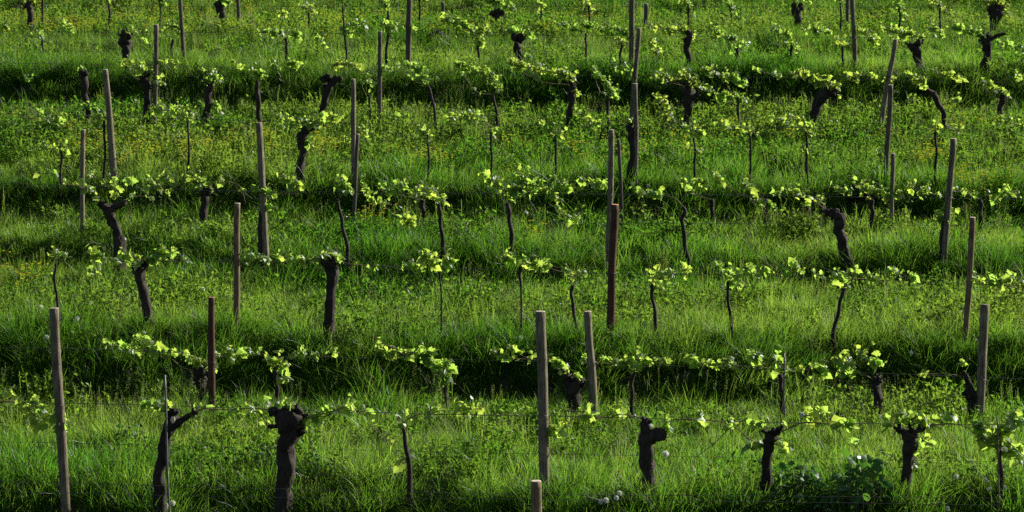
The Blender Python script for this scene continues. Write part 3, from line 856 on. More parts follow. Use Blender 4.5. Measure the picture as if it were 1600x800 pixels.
vine('C', 'vine with the single yellowest leaf cluster on a dark short stem',
     [[(815, 470, 2.5), (813, 436, 4), (812, 416, 6)]], [], [([(812, 414), (830, 412), (862, 420), (890, 428)], 9, 7), ([(784, 404), (834, 412)], 32, 13), ([(848, 414), (890, 420)], 9, 8)], 1.15)
vine('C', 'bare looking thin curved sapling between yellow tuft and red post',
     [[(902, 520, 5), (897, 490, 4.5), (893, 460, 4.5), (895, 446, 5)]], [], [([(894, 446), (890, 430), (910, 432)], 12, 10), ([(895, 436), (912, 440)], 5, 7)])
vine('C', 'young vine with a hanging leaf clump just right of the red post',
     [[(1027, 530, 5), (1023, 490, 5), (1019, 460, 5), (1018, 445, 6)]], [], [([(1018, 445), (1025, 432), (1060, 428), (1105, 431)], 12, 8), ([(1018, 428), (1044, 440)], 26, 13), ([(1020, 448), (1040, 455)], 10, 9), ([(1058, 415), (1080, 424)], 12, 11)])
vine('C', 'young vine with a tall double tuft of pale leaves, third row',
     [[(1144, 525, 5), (1141, 490, 4.5), (1137, 460, 4.5), (1138, 440, 4.5)]], [], [([(1138, 442), (1150, 430), (1200, 428)], 8, 7), ([(1120, 416), (1145, 430)], 24, 13), ([(1136, 440), (1158, 448)], 18, 11), ([(1160, 418), (1182, 428)], 12, 10), ([(1190, 420), (1230, 428)], 14, 9)])
vine('C', 'leaning young vine whose long leafy shoot ends in a pale drooping leaf',
     [[(1301, 525, 6), (1308, 495, 5.5), (1314, 468, 5.5), (1318, 450, 5)]], [], [([(1318, 448), (1335, 436), (1380, 438), (1420, 432), (1434, 440)], 12, 10), ([(1302, 430), (1325, 445)], 22, 12), ([(1328, 425), (1362, 435)], 18, 11), ([(1385, 420), (1432, 436)], 18, 10), ([(1236, 418), (1256, 428)], 18, 11), ([(1268, 425), (1288, 436)], 12, 9)])
vine('C', 'dark vine cut by the view edge beyond the slim light brown post',
     [[(1612, 500, 12), (1611, 475, 12), (1609, 462, 13)]], [(1608, 460, 7)], [([(1595, 452), (1570, 446), (1530, 443), (1505, 440)], 10, 8), ([(1525, 434), (1545, 442)], 12, 9), ([(1548, 432), (1570, 444)], 12, 9), ([(1575, 436), (1605, 455)], 24, 13)])
# --- fourth row (D)
vine('D', 'old vine with a wide bowl shaped black head on a short crooked trunk',
     [[(188, 378, 16), (180, 355, 12), (172, 336, 14), (170, 326, 20)], [(172, 328, 12), (162, 322, 9), (156, 318, 8)], [(175, 326, 10), (188, 320, 8), (196, 314, 6)]], [(160, 320, 6), (192, 317, 6)],
     [([(156, 316), (145, 300), (110, 288), (88, 278)], 6, 8), ([(118, 288), (150, 306)], 20, 10), ([(140, 272), (175, 290)], 14, 10), ([(165, 275), (190, 300)], 10, 10), ([(196, 314), (215, 306), (235, 310)], 14, 8), ([(56, 270), (86, 272)], 7, 8), ([(192, 288), (200, 282)], 6, 9), ([(176, 304), (190, 308)], 8, 8)])
vine('E', 'black low vine under a long hedge of crowded leaves, near the bowl head',
     [[(318, 345, 10), (320, 315, 12), (322, 300, 14)]], [(322, 298, 8)],
     [([(318, 298), (290, 288), (240, 292), (228, 300)], 10, 9), ([(230, 286), (262, 300)], 30, 12), ([(255, 275), (285, 292)], 30, 12), ([(288, 280), (335, 295)], 44, 14), ([(335, 285), (362, 284)], 10, 9), ([(325, 295), (340, 306)], 10, 8), ([(358, 285), (375, 292), (384, 318)], 3, 6)])
vine('D', 'dark stem pressed to the foot of a tall pale post with leaves above',
     [[(409, 398, 10), (408, 365, 9), (409, 335, 8), (412, 318, 6)]], [], [([(412, 316), (425, 305), (468, 303)], 6, 7), ([(400, 292), (430, 304)], 20, 9), ([(436, 272), (452, 284)], 10, 9), ([(450, 285), (470, 298)], 24, 11), ([(408, 322), (418, 326)], 5, 6)], 1.1)
vine('D', 'twisted young vine with small leaves and a long shoot, by an overlapped grey post',
     [[(543, 388, 6), (537, 360, 5), (532, 335, 5), (528, 314, 4)]], [], [([(528, 312), (540, 302), (570, 300), (580, 312), (605, 326), (640, 352)], 6, 6), ([(520, 285), (548, 298)], 34, 12), ([(562, 286), (575, 300)], 12, 9), ([(575, 316), (612, 320)], 12, 9), ([(630, 340), (652, 352)], 20, 9)], 1.1)
vine('D', 'plain upright young vine with a leaf tuft at its tip, sunny terrace edge',
     [[(692, 385, 6), (689, 355, 5), (687, 330, 5), (686, 318, 5)]], [], [([(686, 316), (670, 304), (600, 302)], 10, 8), ([(625, 290), (655, 302)], 26, 12), ([(650, 288), (680, 298)], 16, 10), ([(600, 296), (618, 302)], 8, 8), ([(682, 308), (698, 316)], 10, 8)])
vine('D', 'young vine below the fullest bright canopy, long shoot toward the orange topped post',
     [[(801, 395, 7), (799, 365, 6), (796, 340, 6), (793, 318, 6)]], [], [([(793, 318), (800, 306), (850, 300), (930, 296)], 12, 8), ([(755, 276), (780, 290)], 18, 9), ([(780, 296), (830, 300)], 44, 14), ([(805, 272), (830, 296)], 34, 15), ([(840, 284), (856, 304)], 20, 12), ([(862, 284), (900, 294)], 26, 11), ([(905, 282), (948, 290)], 26, 10), ([(870, 326), (905, 350)], 14, 8), ([(862, 304), (876, 316)], 8, 7)], 1.1)
vine('D', 'wiry kinked young vine right of the orange topped post',
     [[(1074, 408, 7), (1070, 375, 6), (1066, 345, 6), (1070, 330, 5), (1067, 322, 3)]], [], [([(1067, 322), (1050, 308), (1005, 304)], 3, 6), ([(1012, 296), (1028, 305)], 12, 8), ([(992, 298), (1004, 306)], 10, 7)], 1.15)
vine('D', 'black old vine shaped like a raised fist with stub arm to one side',
     [[(1324, 412, 17), (1318, 385, 14), (1312, 360, 14), (1312, 340, 15), (1310, 332, 15)], [(1310, 340, 9), (1300, 336, 8), (1291, 331, 7)]], [(1310, 331, 7), (1293, 332, 5)],
     [([(1292, 328), (1275, 318), (1262, 322)], 5, 6)])
vine('D', 'young vine mostly hidden by a low dark leaning post with leaf spray',
     [[(1470, 405, 5), (1471, 370, 5), (1473, 345, 5)]], [], [([(1473, 342), (1482, 325)], 26, 11), ([(1460, 338), (1484, 345)], 10, 8)])
# --- fifth row, foot of the bank (E)
EL = [('small vine in the dark hollow left of a bushy one, few leaves', 1112, [(1062, 285, 1082, 292, 14, 9), (1085, 282, 1110, 296, 18, 10)]),
      ('bushy low vine with brownish stems at the foot of the bank', 1196, [(1118, 275, 1132, 296, 16, 10), (1156, 285, 1176, 300, 24, 11), (1170, 315, 1215, 330, 34, 12), (1205, 302, 1228, 310, 12, 9)]),
      ('thin vine with ragged leaves above a fist shaped trunk', 1262, [(1225, 298, 1265, 306, 24, 10), (1292, 292, 1330, 302, 20, 9), (1275, 310, 1290, 325, 8, 8)]),
      ('low vine with large yellow leaves in front of a short grey post', 1362, [(1352, 295, 1390, 310, 44, 13), (1335, 288, 1350, 305, 12, 10), (1395, 300, 1412, 316, 14, 10), (1414, 288, 1440, 305, 28, 12), (1440, 300, 1470, 308, 14, 9)]),
      ('low vine with scattered small leaves beyond a leaning grey post', 1532, [(1488, 296, 1520, 308, 20, 9), (1538, 304, 1560, 316, 10, 8), (1562, 298, 1600, 312, 22, 10)]),
      ('half buried vine in the dark bank foot near the overlapped posts', 660, [(586, 290, 600, 300, 8, 8), (652, 298, 690, 306, 14, 9)])]
for lab, x, rs in EL:
    vine('E', lab, [[(x, 352, 6), (x + 1, 330, 6), (x - 1, 312, 7)]], [], [([(x, 312), ((x + rs[0][0]) / 2, 304), (rs[0][0], rs[0][1])], 3, 6)] + [run(*r_) for r_ in rs])
# --- sixth row (F)
vine('F', 'strongly S curved black old vine with rising arm, wide weedy terrace',
     [[(466, 285, 12), (470, 255, 11), (474, 235, 10), (470, 220, 13), (478, 205, 12), (490, 198, 8)]], [(472, 214, 7), (480, 206, 7)],
     [([(480, 200), (500, 186), (535, 190)], 8, 8), ([(455, 188), (500, 196)], 40, 10), ([(478, 222), (490, 226)], 16, 9), ([(500, 182), (540, 190)], 30, 11), ([(432, 185), (462, 192)], 26, 10), ([(540, 215), (550, 222)], 10, 8)])
FY = [('thin sapling hugging a leaning grey post', 163, 270, 188, 4, [(35, 184, 95, 192, 22, 9), (150, 180, 170, 184, 10, 8)]),
      ('thin sapling standing alone among yellow flowers, wide terrace', 294, 272, 185, 3.5, [(240, 172, 300, 180, 40, 11), (262, 185, 300, 190, 18, 9)]),
      ('thin sapling with a vertical column of leaves, wide terrace', 669, 276, 210, 3.5, [(655, 200, 668, 222, 28, 10), (560, 205, 575, 212, 8, 8)]),
      ('thin sapling under a floating string of bright leaves', 767, 270, 205, 3.5, [(700, 184, 760, 190, 36, 9), (765, 205, 772, 218, 12, 8)]),
      ('thin crooked sapling with bent top, wide terrace', 868, 276, 212, 4, [(862, 205, 880, 215, 14, 8), (820, 186, 850, 192, 10, 8)]),
      ('thin sapling with round leafy head, right of the lit grey post', 1085, 268, 215, 3.5, [(1065, 200, 1098, 212, 34, 12), (1080, 228, 1094, 240, 10, 7)]),
      ('thin bare sapling with few leaves near a leaning trunk', 1172, 264, 205, 3.5, [(1120, 195, 1180, 205, 18, 9), (1170, 205, 1184, 212, 8, 7)]),
      ('dark sapling with twiggy top under a bent old trunk', 1260, 290, 205, 4.5, [(1245, 200, 1272, 212, 26, 12), (1256, 232, 1266, 238, 7, 7), (1205, 185, 1240, 195, 18, 9)]),
      ('stunted sapling behind the plain grey post', 95, 262, 225, 4, [(70, 232, 105, 240, 24, 10)]),
      ('sapling near a leaning grey post with yellow leaves at its foot', 1462, 262, 205, 4, [(1455, 200, 1500, 206, 26, 10), (1560, 190, 1600, 198, 36, 11), (1370, 235, 1380, 265, 12, 8)])]
for lab, x, yb, yt, wd, rs in FY:
    vine('F', lab, [[(x, yb + 8, wd), (x + 1, (yb + yt) / 2, wd * 0.9), (x - 1, yt, wd * 0.8)]], [], [([(x - 1, yt), ((x + rs[0][2]) / 2, yt - 8), (rs[0][2], rs[0][3])], 2, 5)] + [run(*r_) for r_ in rs])
vine('F', 'black old trunk leaning against a lit grey post', [[(981, 292, 9), (983, 268, 8), (988, 245, 8), (987, 215, 9), (985, 200, 10)]], [(985, 200, 6)], [([(985, 196), (975, 190), (940, 196)], 8, 8), run(905, 186, 940, 194, 12, 8)])
# --- seventh row, before the shaded bank (G)
def gv(row, lab, tr, kn, rs, size=1.0, extra=()):
    t = tr[0][-1]
    vine(row, lab, tr, kn, [([(t[0], t[1] - 2), ((t[0] + rs[0][0]) / 2, t[1] - 8), (rs[0][0], rs[0][1])], 3, 6)] + [run(*r_) for r_ in rs] + list(extra), size)
gv('G', 'dark tapering old vine with ragged top, far end before the shaded bank', [[(139, 195, 7), (136, 165, 8), (132, 140, 10), (131, 118, 11)]], [(127, 114, 5), (133, 114, 6)], [(120, 108, 140, 112, 8, 7), (38, 122, 44, 126, 8, 7), (60, 176, 100, 186, 24, 9), (125, 165, 160, 178, 30, 10)])
gv('G', 'dark knobby old vine touching a grey post, mottled by light', [[(231, 200, 10), (229, 170, 9), (230, 145, 10), (228, 128, 12)]], [(229, 126, 7), (230, 118, 6)], [(192, 92, 222, 112, 26, 9), (222, 108, 240, 118, 12, 8), (246, 120, 262, 140, 16, 9), (246, 98, 282, 102, 16, 8), (240, 170, 300, 178, 50, 10)])
gv('G', 'dark old vine topped by a rounded leafy wig before the shaded bank', [[(321, 202, 10), (324, 170, 9), (326, 145, 10), (328, 136, 11)]], [(328, 134, 6)], [(318, 112, 345, 132, 50, 13), (330, 160, 346, 176, 14, 8), (365, 92, 376, 106, 8, 7), (398, 112, 412, 124, 14, 10)], extra=[([(285, 105), (305, 118), (314, 130)], 3, 6)])
gv('G', 'slender dark vine beside low leaves, left of the twin armed head', [[(406, 200, 7), (404, 170, 7), (402, 145, 7), (401, 128, 6)]], [], [(392, 108, 412, 124, 24, 11), (418, 96, 432, 108, 16, 9), (448, 98, 474, 108, 20, 8)])
gv('G', 'old vine with a black twin armed head like spread antlers', [[(504, 190, 9), (505, 165, 9), (510, 145, 10), (512, 132, 14)], [(514, 132, 8), (524, 127, 7), (535, 122, 6)]], [(508, 122, 7), (518, 128, 7), (530, 124, 5)], [(522, 100, 560, 108, 24, 9), (545, 102, 565, 106, 10, 8)])
gv('G', 'thin sapling with a falling string of leaves beside the lone slim post', [[(579, 190, 3.5), (578, 170, 3.5), (577, 150, 3)]], [], [(560, 108, 585, 138, 24, 8), (596, 104, 615, 112, 14, 8), (575, 180, 630, 188, 30, 9)])
gv('G', 'thin sapling with long arched cane dropping from bright leaves', [[(682, 205, 4), (679, 175, 4), (673, 145, 4), (668, 134, 3)]], [], [(622, 100, 660, 112, 34, 9), (650, 112, 672, 136, 24, 8), (720, 110, 745, 116, 14, 8)])
gv('G', 'dark sapling draped with a hanging curtain of leaves', [[(780, 212, 4), (776, 180, 4), (771, 150, 4)]], [], [(715, 102, 760, 116, 44, 11), (755, 112, 780, 140, 36, 10), (765, 118, 782, 148, 18, 8), (700, 182, 765, 188, 40, 9)])
gv('G', 'plain black post like old vine under a leafy arch, middle of the bank', [[(886, 220, 11), (890, 185, 9), (893, 155, 10), (895, 135, 11)]], [(895, 132, 6)], [(795, 100, 870, 118, 80, 11), (868, 112, 905, 130, 34, 10), (895, 140, 908, 150, 8, 7), (890, 175, 920, 185, 16, 8)])
gv('G', 'dark sapling with leafy top left of the stacked posts', [[(950, 210, 4), (950, 180, 4), (949, 150, 4)]], [], [(925, 105, 940, 125, 18, 9), (958, 106, 988, 120, 30, 10), (940, 130, 965, 158, 40, 12)])
gv('G', 'stout black vine with lush leafy cap and reddish side knot', [[(1074, 212, 10), (1074, 180, 10), (1077, 155, 14), (1076, 138, 14)]], [(1076, 140, 8), (1082, 148, 7), (1092, 147, 4)], [(1028, 118, 1060, 130, 26, 10), (1062, 118, 1096, 136, 50, 12), (1100, 112, 1130, 122, 30, 9), (1020, 150, 1045, 168, 26, 10), (1032, 180, 1055, 195, 26, 9)])
gv('G', 'thin sapling in leafy undergrowth right of the reddish knotted vine', [[(1155, 205, 3.5), (1154, 175, 3.5), (1152, 150, 3)]], [], [(1130, 118, 1165, 135, 40, 12), (1140, 145, 1160, 160, 16, 9), (1100, 140, 1140, 160, 30, 12), (1180, 110, 1220, 122, 18, 8)])
gv('G', 'leaning thick black vine with pale leafy crown above the weedy terrace', [[(1268, 212, 10), (1272, 180, 11), (1282, 155, 14), (1293, 142, 14)]], [(1294, 140, 8), (1300, 145, 6)], [(1272, 128, 1308, 138, 50, 10), (1236, 116, 1272, 122, 26, 8), (1300, 140, 1310, 150, 10, 7), (1312, 118, 1340, 124, 18, 8), (1210, 182, 1260, 192, 20, 8)])
gv('G', 'wavy thin black vine with double bend, beyond a slanting pole', [[(1477, 205, 7), (1474, 180, 7), (1465, 160, 8), (1456, 146, 8), (1448, 140, 5)]], [(1462, 148, 5)], [(1415, 118, 1440, 130, 26, 9), (1436, 126, 1452, 140, 14, 7), (1464, 118, 1510, 126, 34, 9), (1340, 118, 1380, 124, 20, 8), (1380, 118, 1402, 125, 8, 7)])
gv('G', 'short dark vine with leafy cane reaching over it, at the row end', [[(1562, 202, 7), (1563, 178, 8), (1566, 155, 9)]], [(1566, 152, 6)], [(1530, 128, 1565, 148, 24, 8), (1556, 142, 1580, 155, 24, 9), (1490, 155, 1500, 160, 10, 7), (1585, 118, 1605, 128, 14, 8), (1585, 200, 1610, 204, 20, 9)])
# --- eighth row, upper terrace edge (H)
gv('H', 'black vine with club shaped head standing free on the upper terrace', [[(196, 98, 9), (197, 78, 12), (196, 62, 20)]], [(192, 56, 7), (202, 54, 7), (197, 64, 8)], [(205, 44, 218, 52, 8, 6), (222, 64, 236, 72, 10, 7)], extra=[([(208, 48), (225, 45), (245, 46)], 1, 4)])
gv('H', 'thin forked sapling left of a pale leaning post', [[(268, 105, 4), (268, 80, 4), (270, 62, 4)]], [], [(250, 40, 285, 46, 26, 8), (272, 48, 280, 56, 6, 6)], extra=[([(268, 62), (276, 50), (284, 44)], 1, 4)])
gv('H', 'thin sapling below a narrow dark post, small leaves at its tip', [[(68, 90, 3), (67, 75, 3), (66, 62, 3)]], [], [(4, 42, 14, 50, 14, 8), (60, 56, 74, 70, 14, 8), (90, 38, 115, 46, 20, 8)])
gv('H', 'tall thin sapling with leaf bunch at mid height, upper terrace', [[(540, 110, 3.5), (541, 75, 3), (537, 40, 3), (536, 12, 2.5)]], [], [(536, 46, 550, 62, 28, 9), (545, 36, 572, 44, 20, 8), (496, 60, 508, 72, 14, 8)])
gv('H', 'small dark stemmed vine under a broad yellow leaf heap', [[(447, 90, 4), (448, 72, 4), (446, 60, 4)]], [], [(405, 50, 440, 58, 26, 8), (430, 52, 470, 60, 30, 9), (460, 54, 472, 58, 10, 7)])
gv('H', 'thin dark sapling just left of a stout dark post', [[(603, 105, 4), (604, 80, 4), (606, 52, 4)]], [], [(600, 36, 622, 46, 20, 8), (604, 48, 612, 60, 10, 7), (626, 44, 650, 48, 8, 7)])
gv('H', 'bent thin vine with long leafy arch falling to the grass', [[(748, 112, 3.5), (748, 90, 3.5), (746, 70, 3.5)]], [], [(690, 32, 730, 44, 46, 9), (725, 40, 755, 72, 44, 8), (752, 45, 768, 56, 14, 8)], extra=[([(690, 30), (720, 38), (742, 55), (752, 76)], 4, 6)])
gv('H', 'black mushroom headed vine on the upper terrace edge', [[(812, 112, 7), (811, 90, 8), (809, 70, 13)]], [(804, 62, 8), (814, 62, 8), (809, 58, 7)], [(792, 48, 825, 56, 24, 8), (822, 50, 832, 58, 8, 7), (818, 82, 830, 96, 12, 7)])
gv('H', 'thin sapling under the yellowest leaf band of the upper terrace', [[(916, 75, 3), (915, 64, 3), (915, 52, 3)]], [], [(870, 38, 895, 48, 24, 8), (912, 40, 960, 56, 60, 9), (955, 46, 982, 56, 26, 8)])
gv('H', 'dark twisted sapling left of the tallest grey post', [[(970, 110, 4), (969, 90, 4), (972, 68, 4)]], [], [(965, 62, 980, 74, 12, 7), (1018, 68, 1030, 84, 20, 8)])
gv('H', 'slim black vine with an upright thumb like head, upper terrace', [[(1077, 118, 6), (1076, 95, 7), (1074, 72, 9), (1078, 54, 7)]], [(1072, 62, 5), (1077, 50, 5)], [(1020, 44, 1050, 54, 22, 8), (1054, 44, 1076, 56, 26, 9), (1080, 54, 1084, 60, 6, 6)], extra=[([(1080, 68), (1105, 60), (1130, 58), (1150, 68)], 4, 6)])
gv('H', 'small pale vine with spreading tuft, right of the thumb headed one', [[(1149, 122, 5), (1151, 100, 5), (1152, 75, 5)]], [], [(1138, 62, 1168, 72, 32, 9), (1110, 46, 1130, 56, 18, 8), (1148, 84, 1156, 90, 5, 5)])
gv('H', 'thin sapling in line with a forked dark trunk behind it', [[(1231, 115, 4), (1235, 90, 4), (1238, 70, 4)]], [], [(1202, 46, 1236, 60, 38, 9), (1252, 46, 1300, 54, 44, 9), (1236, 64, 1248, 82, 14, 7)])
gv('H', 'crooked black vine with beak like head turned sideways', [[(1438, 125, 11), (1436, 100, 10), (1432, 82, 12), (1430, 72, 13)], [(1430, 76, 9), (1422, 70, 9)], [(1432, 72, 8), (1438, 65, 7)]], [(1424, 72, 6), (1436, 67, 6)], [(1378, 44, 1412, 58, 44, 9), (1405, 52, 1440, 60, 30, 8), (1448, 44, 1475, 56, 36, 9), (1355, 58, 1368, 68, 20, 8)])
gv('H', 'sturdy black vine with a thin bare arm stretching sideways', [[(1536, 128, 12), (1540, 100, 11), (1544, 78, 12), (1540, 62, 15)], [(1544, 64, 5), (1558, 56, 4.5), (1572, 52, 4)]], [(1536, 59, 6), (1544, 58, 7)], [(1490, 44, 1535, 56, 50, 9), (1522, 50, 1536, 58, 12, 8), (1560, 68, 1600, 80, 26, 9)])
gv('H', 'thin sapling with pale stem near a lit grey post, upper terrace', [[(1316, 108, 3.5), (1317, 90, 3.5), (1316, 72, 3)]], [], [(1306, 60, 1324, 74, 16, 8), (1340, 50, 1356, 56, 12, 8)])
# --- ninth row, flowery slope (I)
gv('I', 'black vine with hanging dark head among yellow flowers, highest corner', [[(49, 58, 7), (47, 32, 8), (47, 10, 10)]], [(46, 8, 6)], [(30, -4, 60, 4, 14, 7)])
gv('I', 'dark vine with leafy top on the flowery slope, between two posts', [[(343, 58, 7), (346, 30, 10), (346, 10, 14)]], [(344, 8, 7)], [(334, -2, 362, 6, 30, 8)])
gv('I', 'black vine with leafy umbrella crown on the flowery slope', [[(781, 68, 7), (781, 40, 8), (780, 22, 13)]], [(778, 20, 7), (784, 20, 7)], [(765, 2, 800, 16, 60, 9), (740, -2, 770, 4, 16, 7)])
gv('I', 'forked black vine on the flowery slope behind a thin sapling', [[(1242, 68, 7), (1245, 40, 9), (1247, 15, 14)], [(1246, 18, 7), (1238, 8, 6)]], [(1240, 8, 5), (1252, 10, 6)], [(1238, -4, 1262, 6, 30, 8)])
gv('I', 'wide topped black vine with yellow wig on the flowery slope', [[(1551, 62, 10), (1553, 38, 12), (1556, 18, 22)]], [(1546, 14, 8), (1556, 14, 9), (1566, 13, 8)], [(1535, 2, 1575, 10, 54, 8), (1568, 14, 1576, 26, 10, 6)])
IS = [('thin sapling with pale leaves left of grey stacked posts', 920, 56, 8, [(908, -2, 926, 22, 26, 8)]),
      ('thin sapling in shade of the flowery slope near a stout post', 845, 52, 10, [(836, 36, 852, 44, 14, 7), (840, 2, 850, 16, 12, 7)]),
      ('thin sapling with leafy tip right of the stacked posts', 1075, 48, 6, [(1066, 0, 1084, 24, 26, 8)]),
      ('tall thin sapling with bushy tip on the flowery slope', 1141, 56, 8, [(1124, 0, 1150, 20, 44, 9)]),
      ('thin dark sapling near a forked black vine', 1313, 56, 4, [(1300, -2, 1320, 6, 18, 7)]),
      ('leafy sapling before drifts of yellow, left of the beak headed vine', 1405, 52, 8, [(1398, 0, 1415, 30, 34, 8)]),
      ('thin green sapling with round leaves, right of the beak headed vine', 1468, 52, 8, [(1456, 0, 1480, 18, 30, 9)]),
      ('thin sapling with drooping leaf pair left of the stout dark post', 605, 40, 6, [(596, 2, 610, 26, 18, 8)]),
      ('small sapling among yellow flowers right of a narrow post', 170, 40, -2, [(160, -6, 178, 4, 16, 7), (95, 34, 112, 44, 10, 7)]),
      ('bare thin sapling left of the leafy umbrella crown', 655, 44, 0, [(645, -4, 668, 8, 20, 8)]),
      ('small leafy sapling by a pale leaning post', 250, 34, -2, [(240, -4, 258, 8, 20, 7)]),
      ('sapling with shaded leaves right of a dark highest post', 482, 60, 20, [(468, 10, 496, 24, 20, 8), (420, 14, 446, 26, 20, 8)])]
for lab, x, yb, yt, rs in IS:
    gv('I', lab, [[(x, yb + 8, 3.2), (x + 1, (yb + yt) / 2, 3), (x, yt, 2.6)]], [], rs)
# --- low stump
sp_ = P(682, 74, ROW['I'] - 1.2); sp_.z = gz(sp_)
st_ = thing('tree_stump', sp_, 'low black stump lying at the foot of a thin topped post', 'stump')
mb = MB()
mb.tube([sp_ + Vector((-0.16, 0, 0.14)), sp_ + Vector((0, 0, 0.2)), sp_ + Vector((0.14, 0, 0.1)), sp_ + Vector((0.2, 0, -0.05))], [0.06, 0.1, 0.1, 0.12], 9, rough=0.4)
mb.build('trunk', M_BARK, st_, off=sp_)

# ------------------------------------------------------------------ uncut tufts round the feet of trunks and posts
for o_ in list(col.objects):
    if o_.name.startswith('wooden_post') and o_.location.y < 46:
        FEET.append((o_.location.x, o_.location.y, 2.0 if o_.location.y < 31 else 0.8))
X, V, s = [], [], []
for fx, fy, am in FEET:
    for _ in range(int(9 * am)):
        x = fx + rng.gauss(0, 0.16); y = fy - abs(rng.gauss(0.05, 0.12)) + 0.03
        X.append(x); V.append(y + SKEW * x); s.append(rng.uniform(0.8, 1.4) if am > 1.5 else rng.uniform(0.6, 1.05))
X = np.array(X); V = np.array(V); s = np.array(s); n = len(X)
scatter('tall_grass', 'tall uncut grass tufts round the feet of vine trunks and posts', X, V, np.where(nr.random(n) < 0.85, nr.randint(4, 8, n), nr.randint(17, 19, n)), np.stack([s, s, s], 1), nr.random(n) * 0.6)

# ------------------------------------------------------------------ dandelion clocks, yellow flowers, broad-leaved weeds
fl = MB(); rk = random.Random(9)
for k_ in range(130):
    d = rdir(rk); t = d.cross(rdir(rk)).normalized() * 0.0048
    c = d * rk.uniform(0.022, 0.027)
    fl.poly([d * 0.004, c - t, c + t], [(0, 1, 2)])
    t2 = d.cross(t).normalized() * 0.0042
    fl.poly([c - t2 - t * 0.3, c + t2, c + t], [(0, 1, 2)])
FLUFF = fl.mesh('fluff', M_CLOCK, smooth=False)
core_mesh = MB().ball((0, 0, 0), 0.006, 0.1).mesh('core', M_STEM)
def stalk(p, name, label, cat, group, r=0.002):
    b = p.copy(); b.x += rng.uniform(-0.03, 0.03); b.z = gz(p) - 0.05
    o = thing(name, b, label, cat, group)
    mid = b.lerp(p, 0.5) + Vector((rng.uniform(-0.02, 0.02), 0, 0))
    q = smooth_path([tuple(b), tuple(mid), tuple(p)], 8)
    MB().tube([Vector(a) for a in q], [r] * 8, 5).build('stem', M_STEM, o, off=b)
    return o, b
DC = [(260, 791, 'white dandelion clock, lower of a pair below the metal stake'), (270, 786, 'white dandelion clock, upper of a pair below the metal stake'),
      (939, 784, 'dandelion clock at the outer side of four near the short post'), (947, 782, 'dandelion clock second of four near the short post'),
      (963, 778, 'dandelion clock just below the highest of four near the short post'), (968, 771, 'highest dandelion clock of four near the short post'),
      (1040, 709, 'dandelion clock right beside the hook shaped vine trunk'), (1541, 750, 'dandelion clock left of the bushy young vine stem'),
      (1570, 762, 'dandelion clock touching the bushy young vine stem'), (1546, 765, 'smaller dandelion clock low beside the bushy young vine'), (1480, 795, 'lowest dandelion clock near the T shaped vine foot'),
      (1494, 745, 'small dandelion clock in tall grass beside the T shaped vine'), (64, 480, 'tiny dandelion clock left of the thick leaning post top'), (73, 527, 'tiny dandelion clock left of the leaning post shaft'),
      (120, 498, 'pale dandelion clock in grass just right of the leaning post top'), (140, 474, 'pale dandelion clock on the slope behind the leaning post'), (305, 444, 'dandelion clock in sunlit grass above the reddish post'),
      (317, 452, 'second dandelion clock in sunlit grass above the reddish post'), (188, 362, 'dandelion clock at the foot of the bowl headed vine'), (184, 373, 'lower dandelion clock under the bowl headed vine'),
      (194, 374, 'third dandelion clock under the bowl headed vine'), (822, 333, 'dandelion clock behind the bright canopied young vine'), (1013, 291, 'dandelion clock above leaf pair beside stacked posts'),
      (1424, 551, 'dandelion clock on the dark bank left of the split post'), (813, 528, 'dandelion clock on the bank left of the flat topped post'), (1254, 648, 'pale clock above the cane right of a small headed vine')]
for x, y, lab in DC:
    p, v = hit(x, y, 0.30 if y > 640 else 0.24)
    o, b = stalk(p, 'dandelion', lab, 'dandelion', 'dandelions gone to seed')
    s_ = rng.uniform(1.0, 1.3)
    for me, nm in ((FLUFF, 'fluff'), (core_mesh, 'seed_core')):
        c = link(nm, me, o); c.location = p - b; c.scale = (s_,) * 3
pm = MB()
for j in range(11):
    an = j * 6.283 / 11
    small_leaf(pm, Vector((0, 0, 0)), Vector((math.cos(an), math.sin(an), 0.45)), Vector((-math.cos(an), -math.sin(an), 1)), 0.024, 0.014)
for j in range(7):
    an = j * 6.283 / 7 + 0.2
    small_leaf(pm, Vector((0, 0, 0.003)), Vector((math.cos(an), math.sin(an), 0.9)), Vector((-math.cos(an), -math.sin(an), 1)), 0.017, 0.011)
m_, nt_, out_ = mat('golden petals')
b_ = N(nt_, 'ShaderNodeBsdfPrincipled', Roughness=0.6)
no_ = N(nt_, 'ShaderNodeTexNoise', Scale=60.0)
r_ = ramp(nt_, [(0.3, (0.7, 0.38, 0.02)), (0.7, (0.75, 0.5, 0.03))], no_.outputs[0])
nt_.links.new(r_.outputs[0], b_.inputs['Base Color']); nt_.links.new(b_.outputs[0], out_.inputs[0])
PET = pm.mesh('petals', m_, smooth=False)
for x, y, lab in [(972, 717, 'yellow flower highest left of the hook shaped vine'), (967, 737, 'orange yellow flower lower left of the hook shaped vine'), (1023, 727, 'orange flower touching the hook shaped trunk'),
                  (1039, 732, 'yellow flower a little right of the hook shaped trunk'), (1116, 715, 'orange yellow flower under the peaked bare cane'), (1107, 727, 'greenish yellow flower below the peaked bare cane'),
                  (1215, 773, 'orange flower beside the broad leaved weed patch'), (1162, 788, 'yellow flower low in dark grass left of the weed patch')]:
    p, v = hit(x, y, 0.24)
    o, b = stalk(p, 'yellow_flower', lab, 'flower', 'yellow flowers in the nearest grass')
    c = link('petals', PET, o); c.location = p - b
    c.rotation_euler = (rng.uniform(0.3, 1.0), rng.uniform(-0.4, 0.4), rng.uniform(0, 6))
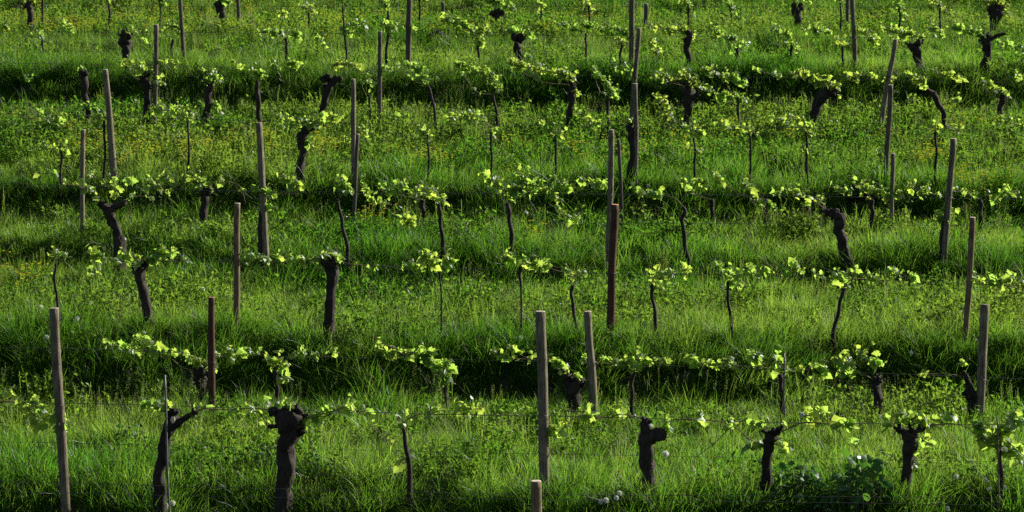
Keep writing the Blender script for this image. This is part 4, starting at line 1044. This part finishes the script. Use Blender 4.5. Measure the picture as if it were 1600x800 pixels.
# broad-leaved weeds
bl = MB()
bp = [(0, 0, 0), (0.26, 0.12, -0.04), (0.36, 0.4, -0.05), (0.24, 0.75, -0.1), (0, 1, -0.22), (-0.24, 0.75, -0.1), (-0.36, 0.4, -0.06), (-0.26, 0.12, -0.04), (0, 0.4, 0.06), (0, 0.72, 0.0)]
bl.poly(bp, [(0, 1, 8), (1, 2, 8), (2, 3, 9), (2, 9, 8), (3, 4, 9), (4, 5, 9), (5, 6, 9), (9, 6, 8), (6, 7, 8), (7, 0, 8)])
BROAD = bl.mesh('broad_leaf', M_DOCK, smooth=True)
def weed(x, y, wpx_, hpx, n, lsz, label, dvv=0.0):
    p, v = hit(x, y, 0.02)
    k = px(v)
    b = p.copy(); b.z = gz(p)
    o = thing('broad_leaved_weed', b, label, 'weed', 'broad leaved weeds')
    sm = MB()
    for i_ in range(n):
        q = Vector((rng.gauss(0, 0.38) * wpx_ * k, rng.gauss(0, 0.25) * wpx_ * k, 0))
        h = hpx * k * rng.uniform(0.25, 1.0) * max(0.35, 1 - (abs(q.x) / (wpx_ * k * 0.75)) ** 2)
        t = q + Vector((rng.gauss(0, 0.02), rng.gauss(0, 0.02), h))
        q.z = gz(b + q) - b.z - 0.02
        t.z = max(t.z, q.z + 0.06)
        sm.tube([q * 0.8 + Vector((0, 0, 0.2 * q.z)), t], [0.004, 0.002], 4, cap=False)
        lo = link('leaf', BROAD, o)
        lo.matrix_local = Matrix.Translation(t) @ leaf_matrix(rng, lsz * rng.uniform(0.6, 1.25))
    tag(sm.build('stems', M_STEM, o), kind='stuff')
weed(1246, 792, 84, 72, 170, 0.11, 'blue green broad leaved weed clump beside the small headed vine trunk')
weed(1345, 800, 95, 84, 200, 0.11, 'widest blue green weed clump left of the T shaped vine')
weed(205, 700, 60, 45, 60, 0.07, 'dark leafy weed in grass left of the vine with pruned arm')
weed(1540, 625, 50, 40, 40, 0.07, 'bright leafy weed below the split grey post')
weed(500, 745, 70, 35, 45, 0.06, 'small leaved weed at the right of the thickest old vine foot')
weed(415, 740, 40, 40, 35, 0.06, 'small leaved weed left of the thickest old vine')
weed(840, 400, 40, 20, 24, 0.06, 'low weed on the terrace edge near a young vine and red post')
weed(1230, 165, 60, 20, 40, 0.07, 'leafy weed in the shaded bank beside a leaning thick vine')
